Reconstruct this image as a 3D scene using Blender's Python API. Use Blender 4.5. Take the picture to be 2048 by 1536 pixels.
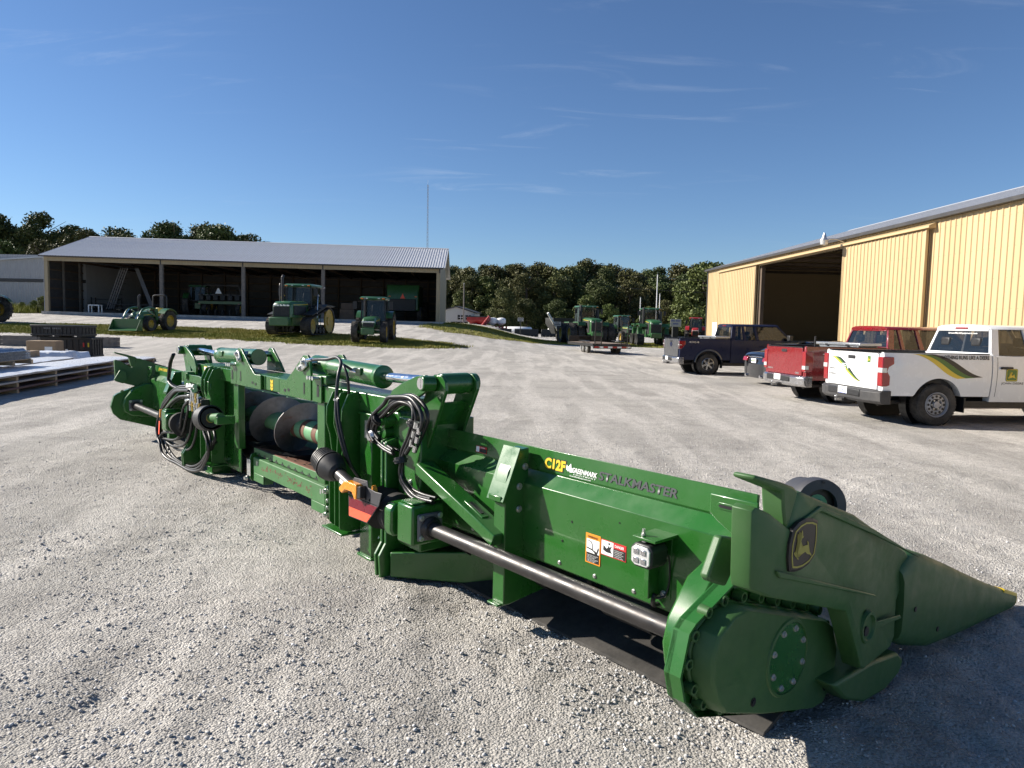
import bpy, bmesh, math, random
import numpy as np
from mathutils import Vector, Matrix
random.seed(7); np.random.seed(7)
for o in list(bpy.data.objects): bpy.data.objects.remove(o)
S = bpy.context.scene; COL = S.collection; R = math.radians

# ---------------- camera, sky, sun, exposure ----------------
cd = bpy.data.cameras.new('camera'); cam = bpy.data.objects.new('camera', cd); COL.objects.link(cam)
cd.sensor_width = 36; cd.lens = 36*1421/2048; cd.clip_start = .05; cd.clip_end = 4000
cam.matrix_world = Matrix.Translation((0, 0, 1.75)) @ Matrix.Rotation(R(90-4.75), 4, 'X') @ Matrix.Rotation(R(1.1), 4, 'Z')
S.camera = cam
SUN_AZ, SUN_EL = 14, 29       # the sun stands on the left, 14 degrees beyond square to the view
W = bpy.data.worlds.new('World'); S.world = W; W.use_nodes = True
wn = W.node_tree; wl = wn.links.new; wn.nodes.clear()
sky = wn.nodes.new('ShaderNodeTexSky'); sky.sky_type = 'NISHITA'; sky.sun_disc = False
sky.sun_elevation = R(SUN_EL); sky.sun_rotation = R(-(90-SUN_AZ)); sky.altitude = 200
sky.air_density = 1.0; sky.dust_density = .05; sky.ozone_density = 5.0
bg = wn.nodes.new('ShaderNodeBackground'); bg.inputs[1].default_value = .055
out = wn.nodes.new('ShaderNodeOutputWorld')
tc = wn.nodes.new('ShaderNodeTexCoord'); sep = wn.nodes.new('ShaderNodeSeparateXYZ'); wl(tc.outputs['Generated'], sep.inputs[0])
def wm(op, a, b=None, c=None):
    n = wn.nodes.new('ShaderNodeMath'); n.operation = op
    for i, v in enumerate((a, b, c)):
        if v is None: continue
        if isinstance(v, (int, float)): n.inputs[i].default_value = v
        else: wl(v, n.inputs[i])
    return n.outputs[0]
zc = wm('MAXIMUM', sep.outputs[2], .02)
cx = wm('DIVIDE', sep.outputs[0], wm('ADD', zc, .12)); cy = wm('DIVIDE', sep.outputs[1], wm('ADD', zc, .12))
cb = wn.nodes.new('ShaderNodeCombineXYZ'); wl(cx, cb.inputs[0]); wl(cy, cb.inputs[1])
mp = wn.nodes.new('ShaderNodeMapping'); mp.inputs['Rotation'].default_value = (0, 0, R(14)); mp.inputs['Scale'].default_value = (.8, 2.9, 1); mp.inputs['Location'].default_value = (4, 7, 0)
wl(cb.outputs[0], mp.inputs[0])
n1 = wn.nodes.new('ShaderNodeTexNoise'); n1.inputs['Scale'].default_value = 1.7; n1.inputs['Detail'].default_value = 7; n1.inputs['Roughness'].default_value = .62; n1.inputs['Distortion'].default_value = .9
wl(mp.outputs[0], n1.inputs[0])
n2 = wn.nodes.new('ShaderNodeTexNoise'); n2.inputs['Scale'].default_value = .55; n2.inputs['Detail'].default_value = 2; wl(cb.outputs[0], n2.inputs[0])
def ramp(v, lo, hi):
    n = wn.nodes.new('ShaderNodeMapRange'); n.interpolation_type = 'SMOOTHSTEP'; n.inputs[1].default_value = lo; n.inputs[2].default_value = hi; wl(v, n.inputs[0]); return n.outputs[0]
band = ramp(sep.outputs[2], .05, .2)
mask = wm('MULTIPLY', wm('MULTIPLY', wm('MULTIPLY', ramp(n1.outputs[0], .55, .82), ramp(n2.outputs[0], .40, .60)), band), .20)
mx = wn.nodes.new('ShaderNodeMixRGB'); wl(mask, mx.inputs[0]); mx.inputs[2].default_value = (8.5, 9.0, 9.8, 1)
tint = wn.nodes.new('ShaderNodeMixRGB'); tint.blend_type = 'MULTIPLY'; tint.inputs[0].default_value = 1; tint.inputs[2].default_value = (.92, .975, 1.07, 1); wl(sky.outputs[0], tint.inputs[1]); wl(tint.outputs[0], mx.inputs[1]); wl(mx.outputs[0], bg.inputs[0]); wl(bg.outputs[0], out.inputs[0])
sd = bpy.data.lights.new('sun', 'SUN'); sd.energy = 5.0; sd.angle = R(.53); sd.color = (1, .93, .83)
sun = bpy.data.objects.new('sun', sd); COL.objects.link(sun); sun.location = (-60, 20, 60)
SD = Vector((-math.cos(R(SUN_AZ))*math.cos(R(SUN_EL)), math.sin(R(SUN_AZ))*math.cos(R(SUN_EL)), math.sin(R(SUN_EL))))
sun.rotation_euler = SD.to_track_quat('Z', 'Y').to_euler()
S.view_settings.view_transform = 'Standard'; S.view_settings.look = 'None'; S.view_settings.gamma = 1
S.view_settings.exposure = 1.0; S.view_settings.use_curve_mapping = False
S.render.engine = 'CYCLES'
S.cycles.max_bounces = 6; S.cycles.transparent_max_bounces = 12

# ---------------- materials ----------------
MATS = {}
def M(name, col, rough=.5, metal=0, var=0, vscale=4, bump=0, bscale=80, coat=0, spec=.5, dust=0, rust=0, alpha=1, trans=0, sub=None):
    """principled material with procedural tone variation, fine relief, dust and rust"""
    m = bpy.data.materials.new(name); m.use_nodes = True; nt = m.node_tree; L = nt.links.new
    b = nt.nodes['Principled BSDF']; I = b.inputs
    I['Base Color'].default_value = (*col, 1); I['Roughness'].default_value = rough; I['Metallic'].default_value = metal
    I['Coat Weight'].default_value = coat; I['Coat Roughness'].default_value = .06; I['Specular IOR Level'].default_value = spec
    if alpha < 1: I['Alpha'].default_value = alpha
    if trans: I['Transmission Weight'].default_value = trans
    tcn = nt.nodes.new('ShaderNodeTexCoord'); co = tcn.outputs['Object']
    def noise(sc, det=4, ro=.6):
        n = nt.nodes.new('ShaderNodeTexNoise'); n.inputs['Scale'].default_value = sc; n.inputs['Detail'].default_value = det; n.inputs['Roughness'].default_value = ro
        L(co, n.inputs['Vector']); return n.outputs[0]
    def mr(v, a, b_, c, d):
        n = nt.nodes.new('ShaderNodeMapRange'); L(v, n.inputs[0])
        for i, q in enumerate((a, b_, c, d)): n.inputs[i+1].default_value = q
        return n.outputs[0]
    cur = None
    def mix(f, c2):
        nonlocal cur
        n = nt.nodes.new('ShaderNodeMixRGB'); L(f, n.inputs[0])
        if cur is None: n.inputs[1].default_value = (*col, 1)
        else: L(cur, n.inputs[1])
        n.inputs[2].default_value = (*c2, 1); cur = n.outputs[0]
    if var:
        mix(mr(noise(vscale), .3, .7, 0, 1), tuple(c*(1-var) for c in col))
        L(mr(noise(vscale*2.3), .3, .7, max(rough-.1, .03), min(rough+.12, 1)), I['Roughness'])
    if dust: mix(mr(noise(3.1, 7, .7), .42, .75, dust*.15, dust), (.36, .33, .29))
    if rust: mix(mr(noise(5.5, 8, .72), .62-.12*rust, .70, 0, min(1, .55+rust*.45)), (.17, .062, .028))
    if cur is not None: L(cur, I['Base Color'])
    if bump:
        bn = nt.nodes.new('ShaderNodeBump'); bn.inputs['Strength'].default_value = bump; bn.inputs['Distance'].default_value = .01
        L(noise(bscale, 6, .65), bn.inputs['Height']); L(bn.outputs[0], I['Normal'])
    MATS[name] = m; return m
GREEN = (.015, .112, .012)
M('green_paint', GREEN, .30, 0, .18, 2.3, .04, 250, .35, .5, .04)
M('green_old', (.024, .125, .022), .45, 0, .2, 3, .05, 160, 0, .5, .16)
M('green_plastic', (.034, .108, .025), .5, 0, .14, 4, .12, 420, 0, .45, .07)
M('green_light', (.16, .38, .19), .5, 0, .25, 6, .05, 100, 0, .4, .1)
M('black_paint', (.012, .012, .013), .42, 0, .2, 8, .04, 150)
M('black_plastic', (.016, .016, .017), .5, 0, .15, 8, .06, 200)
M('rubber', (.022, .021, .02), .78, 0, .25, 6, .15, 60, 0, .3, .18)
M('hose', (.011, .011, .012), .38, 0, .2, 30, .1, 300)
M('tyre', (.02, .019, .018), .82, 0, .25, 5, .2, 70, 0, .3, .3)
M('grey_plastic', (.13, .13, .135), .6, 0, .12, 6, .08, 300)
M('steel', (.55, .55, .55), .28, 1, .15, 20)
M('chrome', (.78, .78, .8), .1, 1, .04, 10)
M('zinc', (.62, .62, .6), .38, .9, .15, 40)
M('dark_steel', (.05, .047, .047), .42, .6, .3, 5, .04, 120, 0, .5, .08)
M('auger_steel', (.24, .23, .235), .45, .4, .35, 14, .06, 90, 0, .5, 0, .5)
M('rusty', (.16, .07, .038), .8, 0, .4, 7, .2, 60)
M('rust_floor', (.20, .085, .048), .78, 0, .4, 6, .25, 50)
M('worn_green', (.05, .17, .05), .5, 0, .2, 6, .05, 150, 0, .4, .12, .12)
M('yellow', (.72, .5, .02), .45, 0, .12, 6)
M('yellow_rim', (.42, .28, .02), .5, 0, .2, 5, 0, 1, 0, .5, .15)
M('white_paint', (.78, .79, .79), .22, 0, .03, 3, 0, 1, .8)
M('white_print', (.8, .8, .78), .6)
M('grey_print', (.055, .058, .062), .5)
M('black_print', (.012, .012, .012), .55)
M('orange_print', (.8, .27, .02), .5)
M('red_print', (.5, .02, .02), .45)
M('red_fluor', (.95, .115, .05), .5)
M('red_dark', (.16, .006, .018), .3, 0, .1, 8)
M('amber', (.9, .32, .01), .2, 0, .25, 90, .5, 90, .6)
M('red_lens', (.30, .004, .008), .12, 0, .3, 30, .2, 60, 1)
M('clear_lens', (.7, .7, .68), .12, .3, .2, 40, .3, 60, 1)
M('glass', (.012, .016, .018), .03, 0, 0, 1, 0, 1, 0, .7, alpha=.8)
M('glass_dark', (.008, .010, .012), .04, 0, .1, 2, 0, 1, 0, .75)
M('brown_print', (.025, .02, .016), .5)
M('olive_print', (.33, .30, .05), .5)
M('brass', (.6, .42, .12), .35, .8)
def box_uv(): pass

# ---------------- mesh helpers ----------------
class MB:
    def __init__(s): s.v = []; s.f = []
    def add(s, vs, fs):
        k = len(s.v); s.v += [tuple(p) for p in vs]; s.f += [tuple(i+k for i in f) for f in fs]; return s
    def box(s, x0, x1, y0, y1, z0, z1):
        if x0 > x1: x0, x1 = x1, x0
        if y0 > y1: y0, y1 = y1, y0
        if z0 > z1: z0, z1 = z1, z0
        return s.add([(x, y, z) for z in (z0, z1) for x, y in ((x0, y0), (x1, y0), (x1, y1), (x0, y1))],
              [(3, 2, 1, 0), (4, 5, 6, 7), (0, 1, 5, 4), (1, 2, 6, 5), (2, 3, 7, 6), (3, 0, 4, 7)])
    def beam(s, p0, p1, w, h, up=(0, 0, 1)):
        p0 = Vector(p0); p1 = Vector(p1); d = (p1-p0).normalized(); u = Vector(up)
        if abs(d.dot(u)) > .98: u = Vector((1, 0, 0))
        sd_ = d.cross(u).normalized(); u = sd_.cross(d)
        q = [sd_*a*w/2+u*b*h/2 for a, b in ((-1, -1), (1, -1), (1, 1), (-1, 1))]
        return s.add([p0+i for i in q]+[p1+i for i in q], [(3, 2, 1, 0), (4, 5, 6, 7), (0, 1, 5, 4), (1, 2, 6, 5), (2, 3, 7, 6), (3, 0, 4, 7)])
    def prism(s, poly, ax, d0, d1):
        """poly in the two axes other than ax (order: x:(y,z) y:(x,z) z:(x,y)), pushed from d0 to d1 along ax"""
        n = len(poly)
        def P(p, d): return {'x': (d, p[0], p[1]), 'y': (p[0], d, p[1]), 'z': (p[0], p[1], d)}[ax]
        vs = [P(p, d0) for p in poly]+[P(p, d1) for p in poly]
        fs = [tuple(range(n))[::-1], tuple(range(n, 2*n))]+[(i, (i+1) % n, (i+1) % n+n, i+n) for i in range(n)]
        return s.add(vs, fs)
    def loft(s, rings, close=True, caps=True):
        n = len(rings[0]); vs = [p for r in rings for p in r]; fs = []
        for k in range(len(rings)-1):
            for i in range(n if close else n-1):
                j = (i+1) % n; fs.append((k*n+i, k*n+j, (k+1)*n+j, (k+1)*n+i))
        if caps and close: fs += [tuple(range(n))[::-1], tuple(range((len(rings)-1)*n, len(rings)*n))]
        return s.add(vs, fs)
    def frame(s, d):
        d = Vector(d).normalized(); u = Vector((0, 0, 1)) if abs(d.z) < .9 else Vector((1, 0, 0))
        a = d.cross(u).normalized(); return a, a.cross(d)
    def cyl(s, p0, p1, r, r1=None, n=20, caps=True):
        p0 = Vector(p0); p1 = Vector(p1); a, b = s.frame(p1-p0); r1 = r if r1 is None else r1
        rg = lambda c, q: [c+(a*math.cos(t*2*math.pi/n)+b*math.sin(t*2*math.pi/n))*q for t in range(n)]
        return s.loft([rg(p0, r), rg(p1, r1)], True, caps)
    def lathe(s, o, ax, prof, n=28, caps=False):
        """prof = list of (radius, distance along ax)"""
        o = Vector(o); d = Vector(ax).normalized(); a, b = s.frame(d)
        return s.loft([[o+d*h+(a*math.cos(t*2*math.pi/n)+b*math.sin(t*2*math.pi/n))*r for t in range(n)] for r, h in prof], True, caps)
    def tube(s, pts, r, n=8, sub=5, caps=True):
        P = [Vector(p) for p in pts]; Q = []
        if sub > 1 and len(P) > 2:
            for i in range(len(P)-1):
                a, b, c, d = P[max(i-1, 0)], P[i], P[i+1], P[min(i+2, len(P)-1)]
                for k in range(sub):
                    t = k/sub; Q.append(.5*((2*b)+(c-a)*t+(2*a-5*b+4*c-d)*t*t+(3*b-a-3*c+d)*t**3))
            Q.append(P[-1])
        else: Q = P
        rings = []; prev = None
        for i, q in enumerate(Q):
            d = (Q[min(i+1, len(Q)-1)]-Q[max(i-1, 0)]).normalized()
            if prev is None: a, b = s.frame(d)
            else:
                a = prev-d*prev.dot(d); a.normalize(); b = d.cross(a)
            prev = a
            rings.append([q+(a*math.cos(t*2*math.pi/n)+b*math.sin(t*2*math.pi/n))*r for t in range(n)])
        return s.loft(rings, True, caps)
    def quad(s, *p): return s.add(p, [tuple(range(len(p)))])
    def ico(s, c, r, sq=(1, 1, 1), sub=1):
        bm = bmesh.new(); bmesh.ops.create_icosphere(bm, subdivisions=sub, radius=1)
        s.add([(c[0]+v.co.x*r*sq[0], c[1]+v.co.y*r*sq[1], c[2]+v.co.z*r*sq[2]) for v in bm.verts], [tuple(v.index for v in f.verts) for f in bm.faces]); bm.free(); return s
    def mesh(s, name, mat, smooth=30):
        m = bpy.data.meshes.new(name); m.from_pydata(s.v, [], s.f); m.validate(); 
        bm = bmesh.new(); bm.from_mesh(m); bmesh.ops.recalc_face_normals(bm, faces=bm.faces); bm.to_mesh(m); bm.free()
        if mat: m.materials.append(MATS[mat])
        if smooth:
            m.shade_smooth(); m.set_sharp_from_angle(angle=R(smooth))
        return m
    def build(s, name, mat, parent=None, bevel=0, smooth=30, loc=None, rot=None, label=None):
        o = link(name, s.mesh(name, mat, smooth), parent)
        if bevel:
            b = o.modifiers.new('bevel', 'BEVEL'); b.width = bevel; b.segments = 2; b.limit_method = 'ANGLE'; b.angle_limit = R(35); b.harden_normals = False
        if loc: o.location = loc
        if rot: o.rotation_euler = rot
        if label: o['label'] = label
        return o
def link(name, data, parent=None):
    o = bpy.data.objects.new(name, data); COL.objects.link(o); o.parent = parent; return o
def tag(o, label=None, cat=None, group=None, kind=None):
    for k, v in (('label', label), ('category', cat), ('group', group), ('kind', kind)):
        if v: o[k] = v
    return o
def thing(name, label, cat, loc=(0, 0, 0), rz=0, group=None):
    o = link(name, None); o.location = loc; o.rotation_euler = (0, 0, R(rz)); o.empty_display_size = .2
    return tag(o, label, cat, group)
def copy_tree(o, parent=None):
    c = o.copy(); COL.objects.link(c); c.parent = parent
    for ch in [q for q in bpy.data.objects if q.parent == o]: copy_tree(ch, c)
    return c
def B(name, mat, parent, *b, bevel=.006, label=None):
    """one bevelled box part: x0,x1,y0,y1,z0,z1"""
    return MB().box(*b).build(name, mat, parent, bevel, label=label)
def poly_plate(name, mat, parent, poly, ax, d0, d1, bevel=.004, label=None):
    return MB().prism(poly, ax, d0, d1).build(name, mat, parent, bevel, label=label)
def text(body, parent, mat, o, X, Y, w=None, h=None, bold=0, shear=0, name='lettering', space=1):
    """lettering as thin mesh: origin o, unit axes X (reading) and Y (up), fitted to width w and height h"""
    c = bpy.data.curves.new('t', 'FONT'); c.body = body; c.size = 1; c.offset = bold; c.shear = shear; c.resolution_u = 3; c.space_character = space
    t = bpy.data.objects.new('t', c); COL.objects.link(t); bpy.context.view_layer.update()
    m = bpy.data.meshes.new_from_object(t.evaluated_get(bpy.context.evaluated_depsgraph_get()))
    bpy.data.objects.remove(t); bpy.data.curves.remove(c)
    xs = [v.co.x for v in m.vertices]; ys = [v.co.y for v in m.vertices]
    x0, x1, y0, y1 = min(xs), max(xs), min(ys), max(ys); sx = w/(x1-x0) if w else None; sy = h/(y1-y0) if h else None
    sx = sx or sy; sy = sy or sx; o = Vector(o); X = Vector(X); Y = Vector(Y)
    for v in m.vertices: v.co = o+X*((v.co.x-x0)*sx)+Y*((v.co.y-y0)*sy)
    m.materials.clear(); m.materials.append(MATS[mat]); m.name = name
    return link(name, m, parent)
def bolts(parent, pts, ax, r=.012, h=.012, mat='zinc', name='bolt', n=6):
    """hex bolt heads that share one mesh"""
    key = ('bolt', ax, r, h, mat)
    if key not in MATS:
        d = Vector(ax); MATS[key] = MB().cyl((0, 0, 0), d*h, r, n=n).cyl((0, 0, 0), d*h*.35, r*1.45, n=12).mesh(name, mat)
    for p in pts: link(name, MATS[key], parent).location = p

# ---------------- terrain ----------------
def sm(a, b, x): t = np.clip((x-a)/(b-a), 0, 1); return t*t*(3-2*t)
def H(x, y):
    x = np.asarray(x, float); y = np.asarray(y, float)
    s = .5*(1+np.tanh((-1-x)/4)); t = 2*np.log1p(np.exp(np.minimum((y-33)/2, 50)))*.066
    t = np.where(t < 1.8, t, 1.8+.2*np.tanh((t-1.8)/.2))
    return s*(t-.007*(x+23)*np.clip((y-40)/20, 0, 1))
LAT = np.random.rand(64, 256, 256)[:8]
def vn(x, y, k):
    g = LAT[k % 8]; xi = np.floor(x).astype(int); yi = np.floor(y).astype(int); fx = x-xi; fy = y-yi
    fx = fx*fx*(3-2*fx); fy = fy*fy*(3-2*fy); a = lambda i, j: g[(xi+i) % 256, (yi+j) % 256]
    return (a(0, 0)*(1-fx)+a(1, 0)*fx)*(1-fy)+(a(0, 1)*(1-fx)+a(1, 1)*fx)*fy-.5
def micro(x, y):
    n = sm(26, 12, np.hypot(x, y))
    chunk = .8+1.3*sm(.02, .30, vn(x*.75+9, y*.75, 6)+.4*vn(x*2.2, y*2.2, 7)); d = (vn(x*1.1, y*1.1, 0)*.035+vn(x*2.7, y*2.7, 1)*.022+(vn(x*7, y*7, 2)*.014+vn(x*17, y*17, 3)*.011)*chunk)*n
    # ridges left by a tread, running towards the camera beside the header's leg
    u = (x+.18)*.98+(y-3.7)*.16; v = (y-3.7)*.98-(x+.18)*.16
    trk = sm(.34, .22, np.abs(u))*sm(1.0, .6, np.abs(v)); d = d+trk*(np.sin(u*62+vn(x*3, y*3, 4)*2)*.009-.012)
    return d
def ZG(x, y): return float(H(x, y)+micro(np.array(x, float), np.array(y, float)))
def spaced(a, b, d0, far, k):
    o = [a]; d = d0
    while o[-1] < far:
        if o[-1] > b: d *= k
        o.append(o[-1]+d)
    return np.array(o)
ys = np.concatenate([-spaced(0, 3, .25, 500, 1.25)[::-1][:-1]-.0, spaced(.0, 11, .05, 1500, 1.035)])
xp = spaced(0, 6, .06, 1200, 1.045); xs = np.concatenate([-xp[::-1][:-1], xp])
X, Y = np.meshgrid(xs, ys); Zg = H(X, Y)+micro(X, Y)
def grid_mesh(name, X, Y, Z, keep=None):
    ny, nx = X.shape; idx = np.arange(nx*ny).reshape(ny, nx)
    q = np.stack([idx[:-1, :-1], idx[:-1, 1:], idx[1:, 1:], idx[1:, :-1]], -1).reshape(-1, 4)
    if keep is not None: q = q[keep.reshape(-1)]
    used, inv = np.unique(q, return_inverse=True); q = inv.reshape(-1, 4)
    co = np.stack([X, Y, Z], -1).reshape(-1, 3)[used]
    return np_mesh(name, co, q)
def np_mesh(name, co, q):
    m = bpy.data.meshes.new(name); k = q.shape[1]
    m.vertices.add(len(co)); m.vertices.foreach_set('co', co.astype(np.float32).ravel())
    m.loops.add(q.size); m.loops.foreach_set('vertex_index', q.astype(np.int32).ravel())
    m.polygons.add(len(q)); m.polygons.foreach_set('loop_start', np.arange(0, q.size, k, dtype=np.int32))
    m.update(calc_edges=True); m.validate(); return m
def node_mat(name):
    m = bpy.data.materials.new(name); m.use_nodes = True; MATS[name] = m; return m, m.node_tree, m.node_tree.links.new, m.node_tree.nodes['Principled BSDF']
m, nt, L, b = node_mat('gravel'); b.inputs['Roughness'].default_value = .92; b.inputs['Specular IOR Level'].default_value = .25
tcn = nt.nodes.new('ShaderNodeTexCoord')
def nz(sc, det=4, ro=.6, vec=None, dist=0):
    n = nt.nodes.new('ShaderNodeTexNoise'); n.inputs['Scale'].default_value = sc; n.inputs['Detail'].default_value = det; n.inputs['Roughness'].default_value = ro; n.inputs['Distortion'].default_value = dist
    L(vec or tcn.outputs['Object'], n.inputs['Vector']); return n.outputs[0]
def vor(sc):
    n = nt.nodes.new('ShaderNodeTexVoronoi'); n.inputs['Scale'].default_value = sc; L(tcn.outputs['Object'], n.inputs['Vector']); return n
def rmp(v, a, c, lo, hi):
    n = nt.nodes.new('ShaderNodeMapRange'); L(v, n.inputs[0]); n.inputs[1].default_value = a; n.inputs[2].default_value = c; n.inputs[3].default_value = lo; n.inputs[4].default_value = hi; return n.outputs[0]
def mixc(f, c1, c2):
    n = nt.nodes.new('ShaderNodeMixRGB')
    for i, q in enumerate((f, c1, c2)):
        if isinstance(q, tuple): n.inputs[i].default_value = (*q, 1)
        elif isinstance(q, float): n.inputs[i].default_value = q
        else: L(q, n.inputs[i])
    return n.outputs[0]
def mth(op, a, c):
    n = nt.nodes.new('ShaderNodeMath'); n.operation = op
    for i, q in enumerate((a, c)):
        if isinstance(q, (int, float)): n.inputs[i].default_value = q
        else: L(q, n.inputs[i])
    return n.outputs[0]
mpn = nt.nodes.new('ShaderNodeMapping'); mpn.inputs['Scale'].default_value = (1, .16, 1); mpn.inputs['Rotation'].default_value = (0, 0, R(-14)); L(tcn.outputs['Object'], mpn.inputs[0])
c = mixc(rmp(nz(.35, 5), .35, .68, 0, 1), (.43, .408, .37), (.54, .512, .462))
mp2 = nt.nodes.new('ShaderNodeMapping'); mp2.inputs['Scale'].default_value = (.10, .9, 1); mp2.inputs['Rotation'].default_value = (0, 0, R(12)); L(tcn.outputs['Object'], mp2.inputs[0])
c = mixc(rmp(nz(1.0, 5, .65, mp2.outputs[0], .5), .46, .62, 0, .85), c, (.36, .338, .308))
c = mixc(rmp(nz(1.3, 4, .6, mpn.outputs[0], .4), .44, .60, 0, .9), c, (.66, .625, .57))      # dusty wheel tracks
v1 = vor(82); v2 = vor(37)
c = mixc(rmp(v1.outputs['Color'], .12, .5, .62, 0), c, (.20, .192, .19))
c = mixc(rmp(v2.outputs['Color'], .62, .95, 0, .38), c, (.68, .66, .62))
c = mixc(rmp(nz(130, 3, .7), .52, .72, 0, .42), c, (.22, .21, .195))
c = mixc(rmp(nz(4.2, 7, .78), .49, .64, 0, .55), c, (.27, .255, .235))
c = mixc(rmp(nz(2.1, 7, .8), .54, .68, 0, .5), c, (.64, .615, .565))
c = mixc(rmp(nz(9, 6, .7), .5, .72, 0, .28), c, (.27, .25, .225))
L(c, b.inputs['Base Color'])
h = mth('ADD', mth('MULTIPLY', v1.outputs['Distance'], -1.0), mth('MULTIPLY', v2.outputs['Distance'], -.55)); h = mth('ADD', h, mth('MULTIPLY', nz(85, 6, .72), .9)); h = mth('ADD', h, mth('MULTIPLY', nz(14, 5, .65), 1.1))
bn = nt.nodes.new('ShaderNodeBump'); bn.inputs['Strength'].default_value = .85; bn.inputs['Distance'].default_value = .027; L(h, bn.inputs['Height']); L(bn.outputs[0], b.inputs['Normal'])
g = grid_mesh('gravel_yard', X, Y, Zg); g.materials.append(MATS['gravel']); g.shade_smooth()
tag(link('gravel_yard', g), 'pale grey gravel yard with dusty wheel tracks', 'ground', kind='structure')

# loose stones lying on the gravel near the camera
def stones(name, n, rmin, rmax, smin, smax, label, power=2.2):
    bm = bmesh.new(); bmesh.ops.create_icosphere(bm, subdivisions=1, radius=1); bv = np.array([v.co[:] for v in bm.verts]); bf = np.array([[v.index for v in f.verts] for f in bm.faces]); bm.free()
    r = rmin*(rmax/rmin)**np.random.rand(n); th = R(90)+np.random.uniform(-R(48), R(48), n); px = r*np.cos(th); py = r*np.sin(th)
    clump = vn(px*1.6, py*1.6, 5)+vn(px*.5, py*.5, 6); ok = np.random.rand(n) < np.clip(.45+clump*1.5, .06, 1); px, py = px[ok], py[ok]; n = len(px)
    sc = smin*(smax/smin)**(np.random.rand(n)**power)
    V = bv[None]*(1+np.random.uniform(-.45, .42, (n, len(bv), 1)))
    V = V*np.random.uniform(.6, 1.2, (n, 1, 3))*np.array([1, 1, .72]); a = np.random.rand(n)*6.28; ca, sa = np.cos(a), np.sin(a)
    V = np.stack([V[..., 0]*ca[:, None]-V[..., 1]*sa[:, None], V[..., 0]*sa[:, None]+V[..., 1]*ca[:, None], V[..., 2]], -1)*sc[:, None, None]
    V += np.stack([px, py, H(px, py)+micro(px, py)+sc*.25], -1)[:, None]
    F = (bf[None]+(np.arange(n)*len(bv))[:, None, None]).reshape(-1, 3)
    me = np_mesh(name, V.reshape(-1, 3), F)
    tone = np.repeat(np.clip(np.random.normal(.49, .11, n), .2, .74), len(bv)); warm = np.repeat(np.random.uniform(.88, .99, n), len(bv))
    ca_ = me.color_attributes.new('tone', 'FLOAT_COLOR', 'POINT'); ca_.data.foreach_set('color', np.stack([tone, tone*(warm+1)/2, tone*warm, np.ones_like(tone)], -1).astype(np.float32).ravel())
    me.materials.append(MATS['stone']); return tag(link(name, me), label, 'stones', kind='stuff')
m, nt, L, b = node_mat('stone'); at = nt.nodes.new('ShaderNodeAttribute'); at.attribute_name = 'tone'; tcn = nt.nodes.new('ShaderNodeTexCoord')
L(mixc(rmp(nz(160, 4), .4, .7, 0, .35), at.outputs['Color'], (.2, .19, .17)), b.inputs['Base Color']); b.inputs['Roughness'].default_value = .9
stones('loose_gravel', 125000, 1.9, 12, .0024, .0115, 'loose crushed limestone chips scattered over the yard', 2.6)

# ---------------- grass verges ----------------
def inside(px, py, poly):
    r = np.zeros(px.shape, bool); n = len(poly)
    for i in range(n):
        x0, y0 = poly[i]; x1, y1 = poly[(i+1) % n]; c_ = ((y0 > py) != (y1 > py)) & (px < (x1-x0)*(py-y0)/((y1-y0) or 1e-9)+x0); r ^= c_
    return r
m, nt, L, b = node_mat('grass'); tcn = nt.nodes.new('ShaderNodeTexCoord'); b.inputs['Roughness'].default_value = .75; b.inputs['Specular IOR Level'].default_value = .2
c = mixc(rmp(nz(.45, 5, .6), .4, .65, 0, 1), (.20, .21, .036), (.30, .26, .07)); L(mixc(rmp(nz(5, 4), .4, .7, 0, .6), c, (.13, .155, .026)), b.inputs['Base Color'])
m, nt, L, b = node_mat('turf'); tcn = nt.nodes.new('ShaderNodeTexCoord'); b.inputs['Roughness'].default_value = .95
L(mixc(rmp(nz(1.2, 5, .6), .4, .65, 0, 1), (.19, .18, .045), (.27, .22, .09)), b.inputs['Base Color'])
V1 = [(-37, 43.2), (-31.2, 43.2), (-26.6, 43.6), (-19.2, 42.4), (-15, 41.1), (-8, 38.9), (-4.6, 39.4), (-2.6, 41.4), (-3.4, 43.4), (-7.6, 45.6), (-11.6, 47.4), (-18, 49.2), (-23.7, 50.4), (-31, 51.2), (-37, 49)]
V2 = [(-7.6, 57.5), (-4.9, 53.6), (-1.8, 52.9), (1.6, 58), (4.4, 62.5), (9, 64.2), (13, 61.5), (26, 60), (26, 82), (9, 80), (3, 75), (-1, 84), (-6.5, 84)]
V3 = [(-52, 61.5), (-41, 60.5), (-40, 62), (-40, 65.6), (-52, 65.6)]
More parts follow.
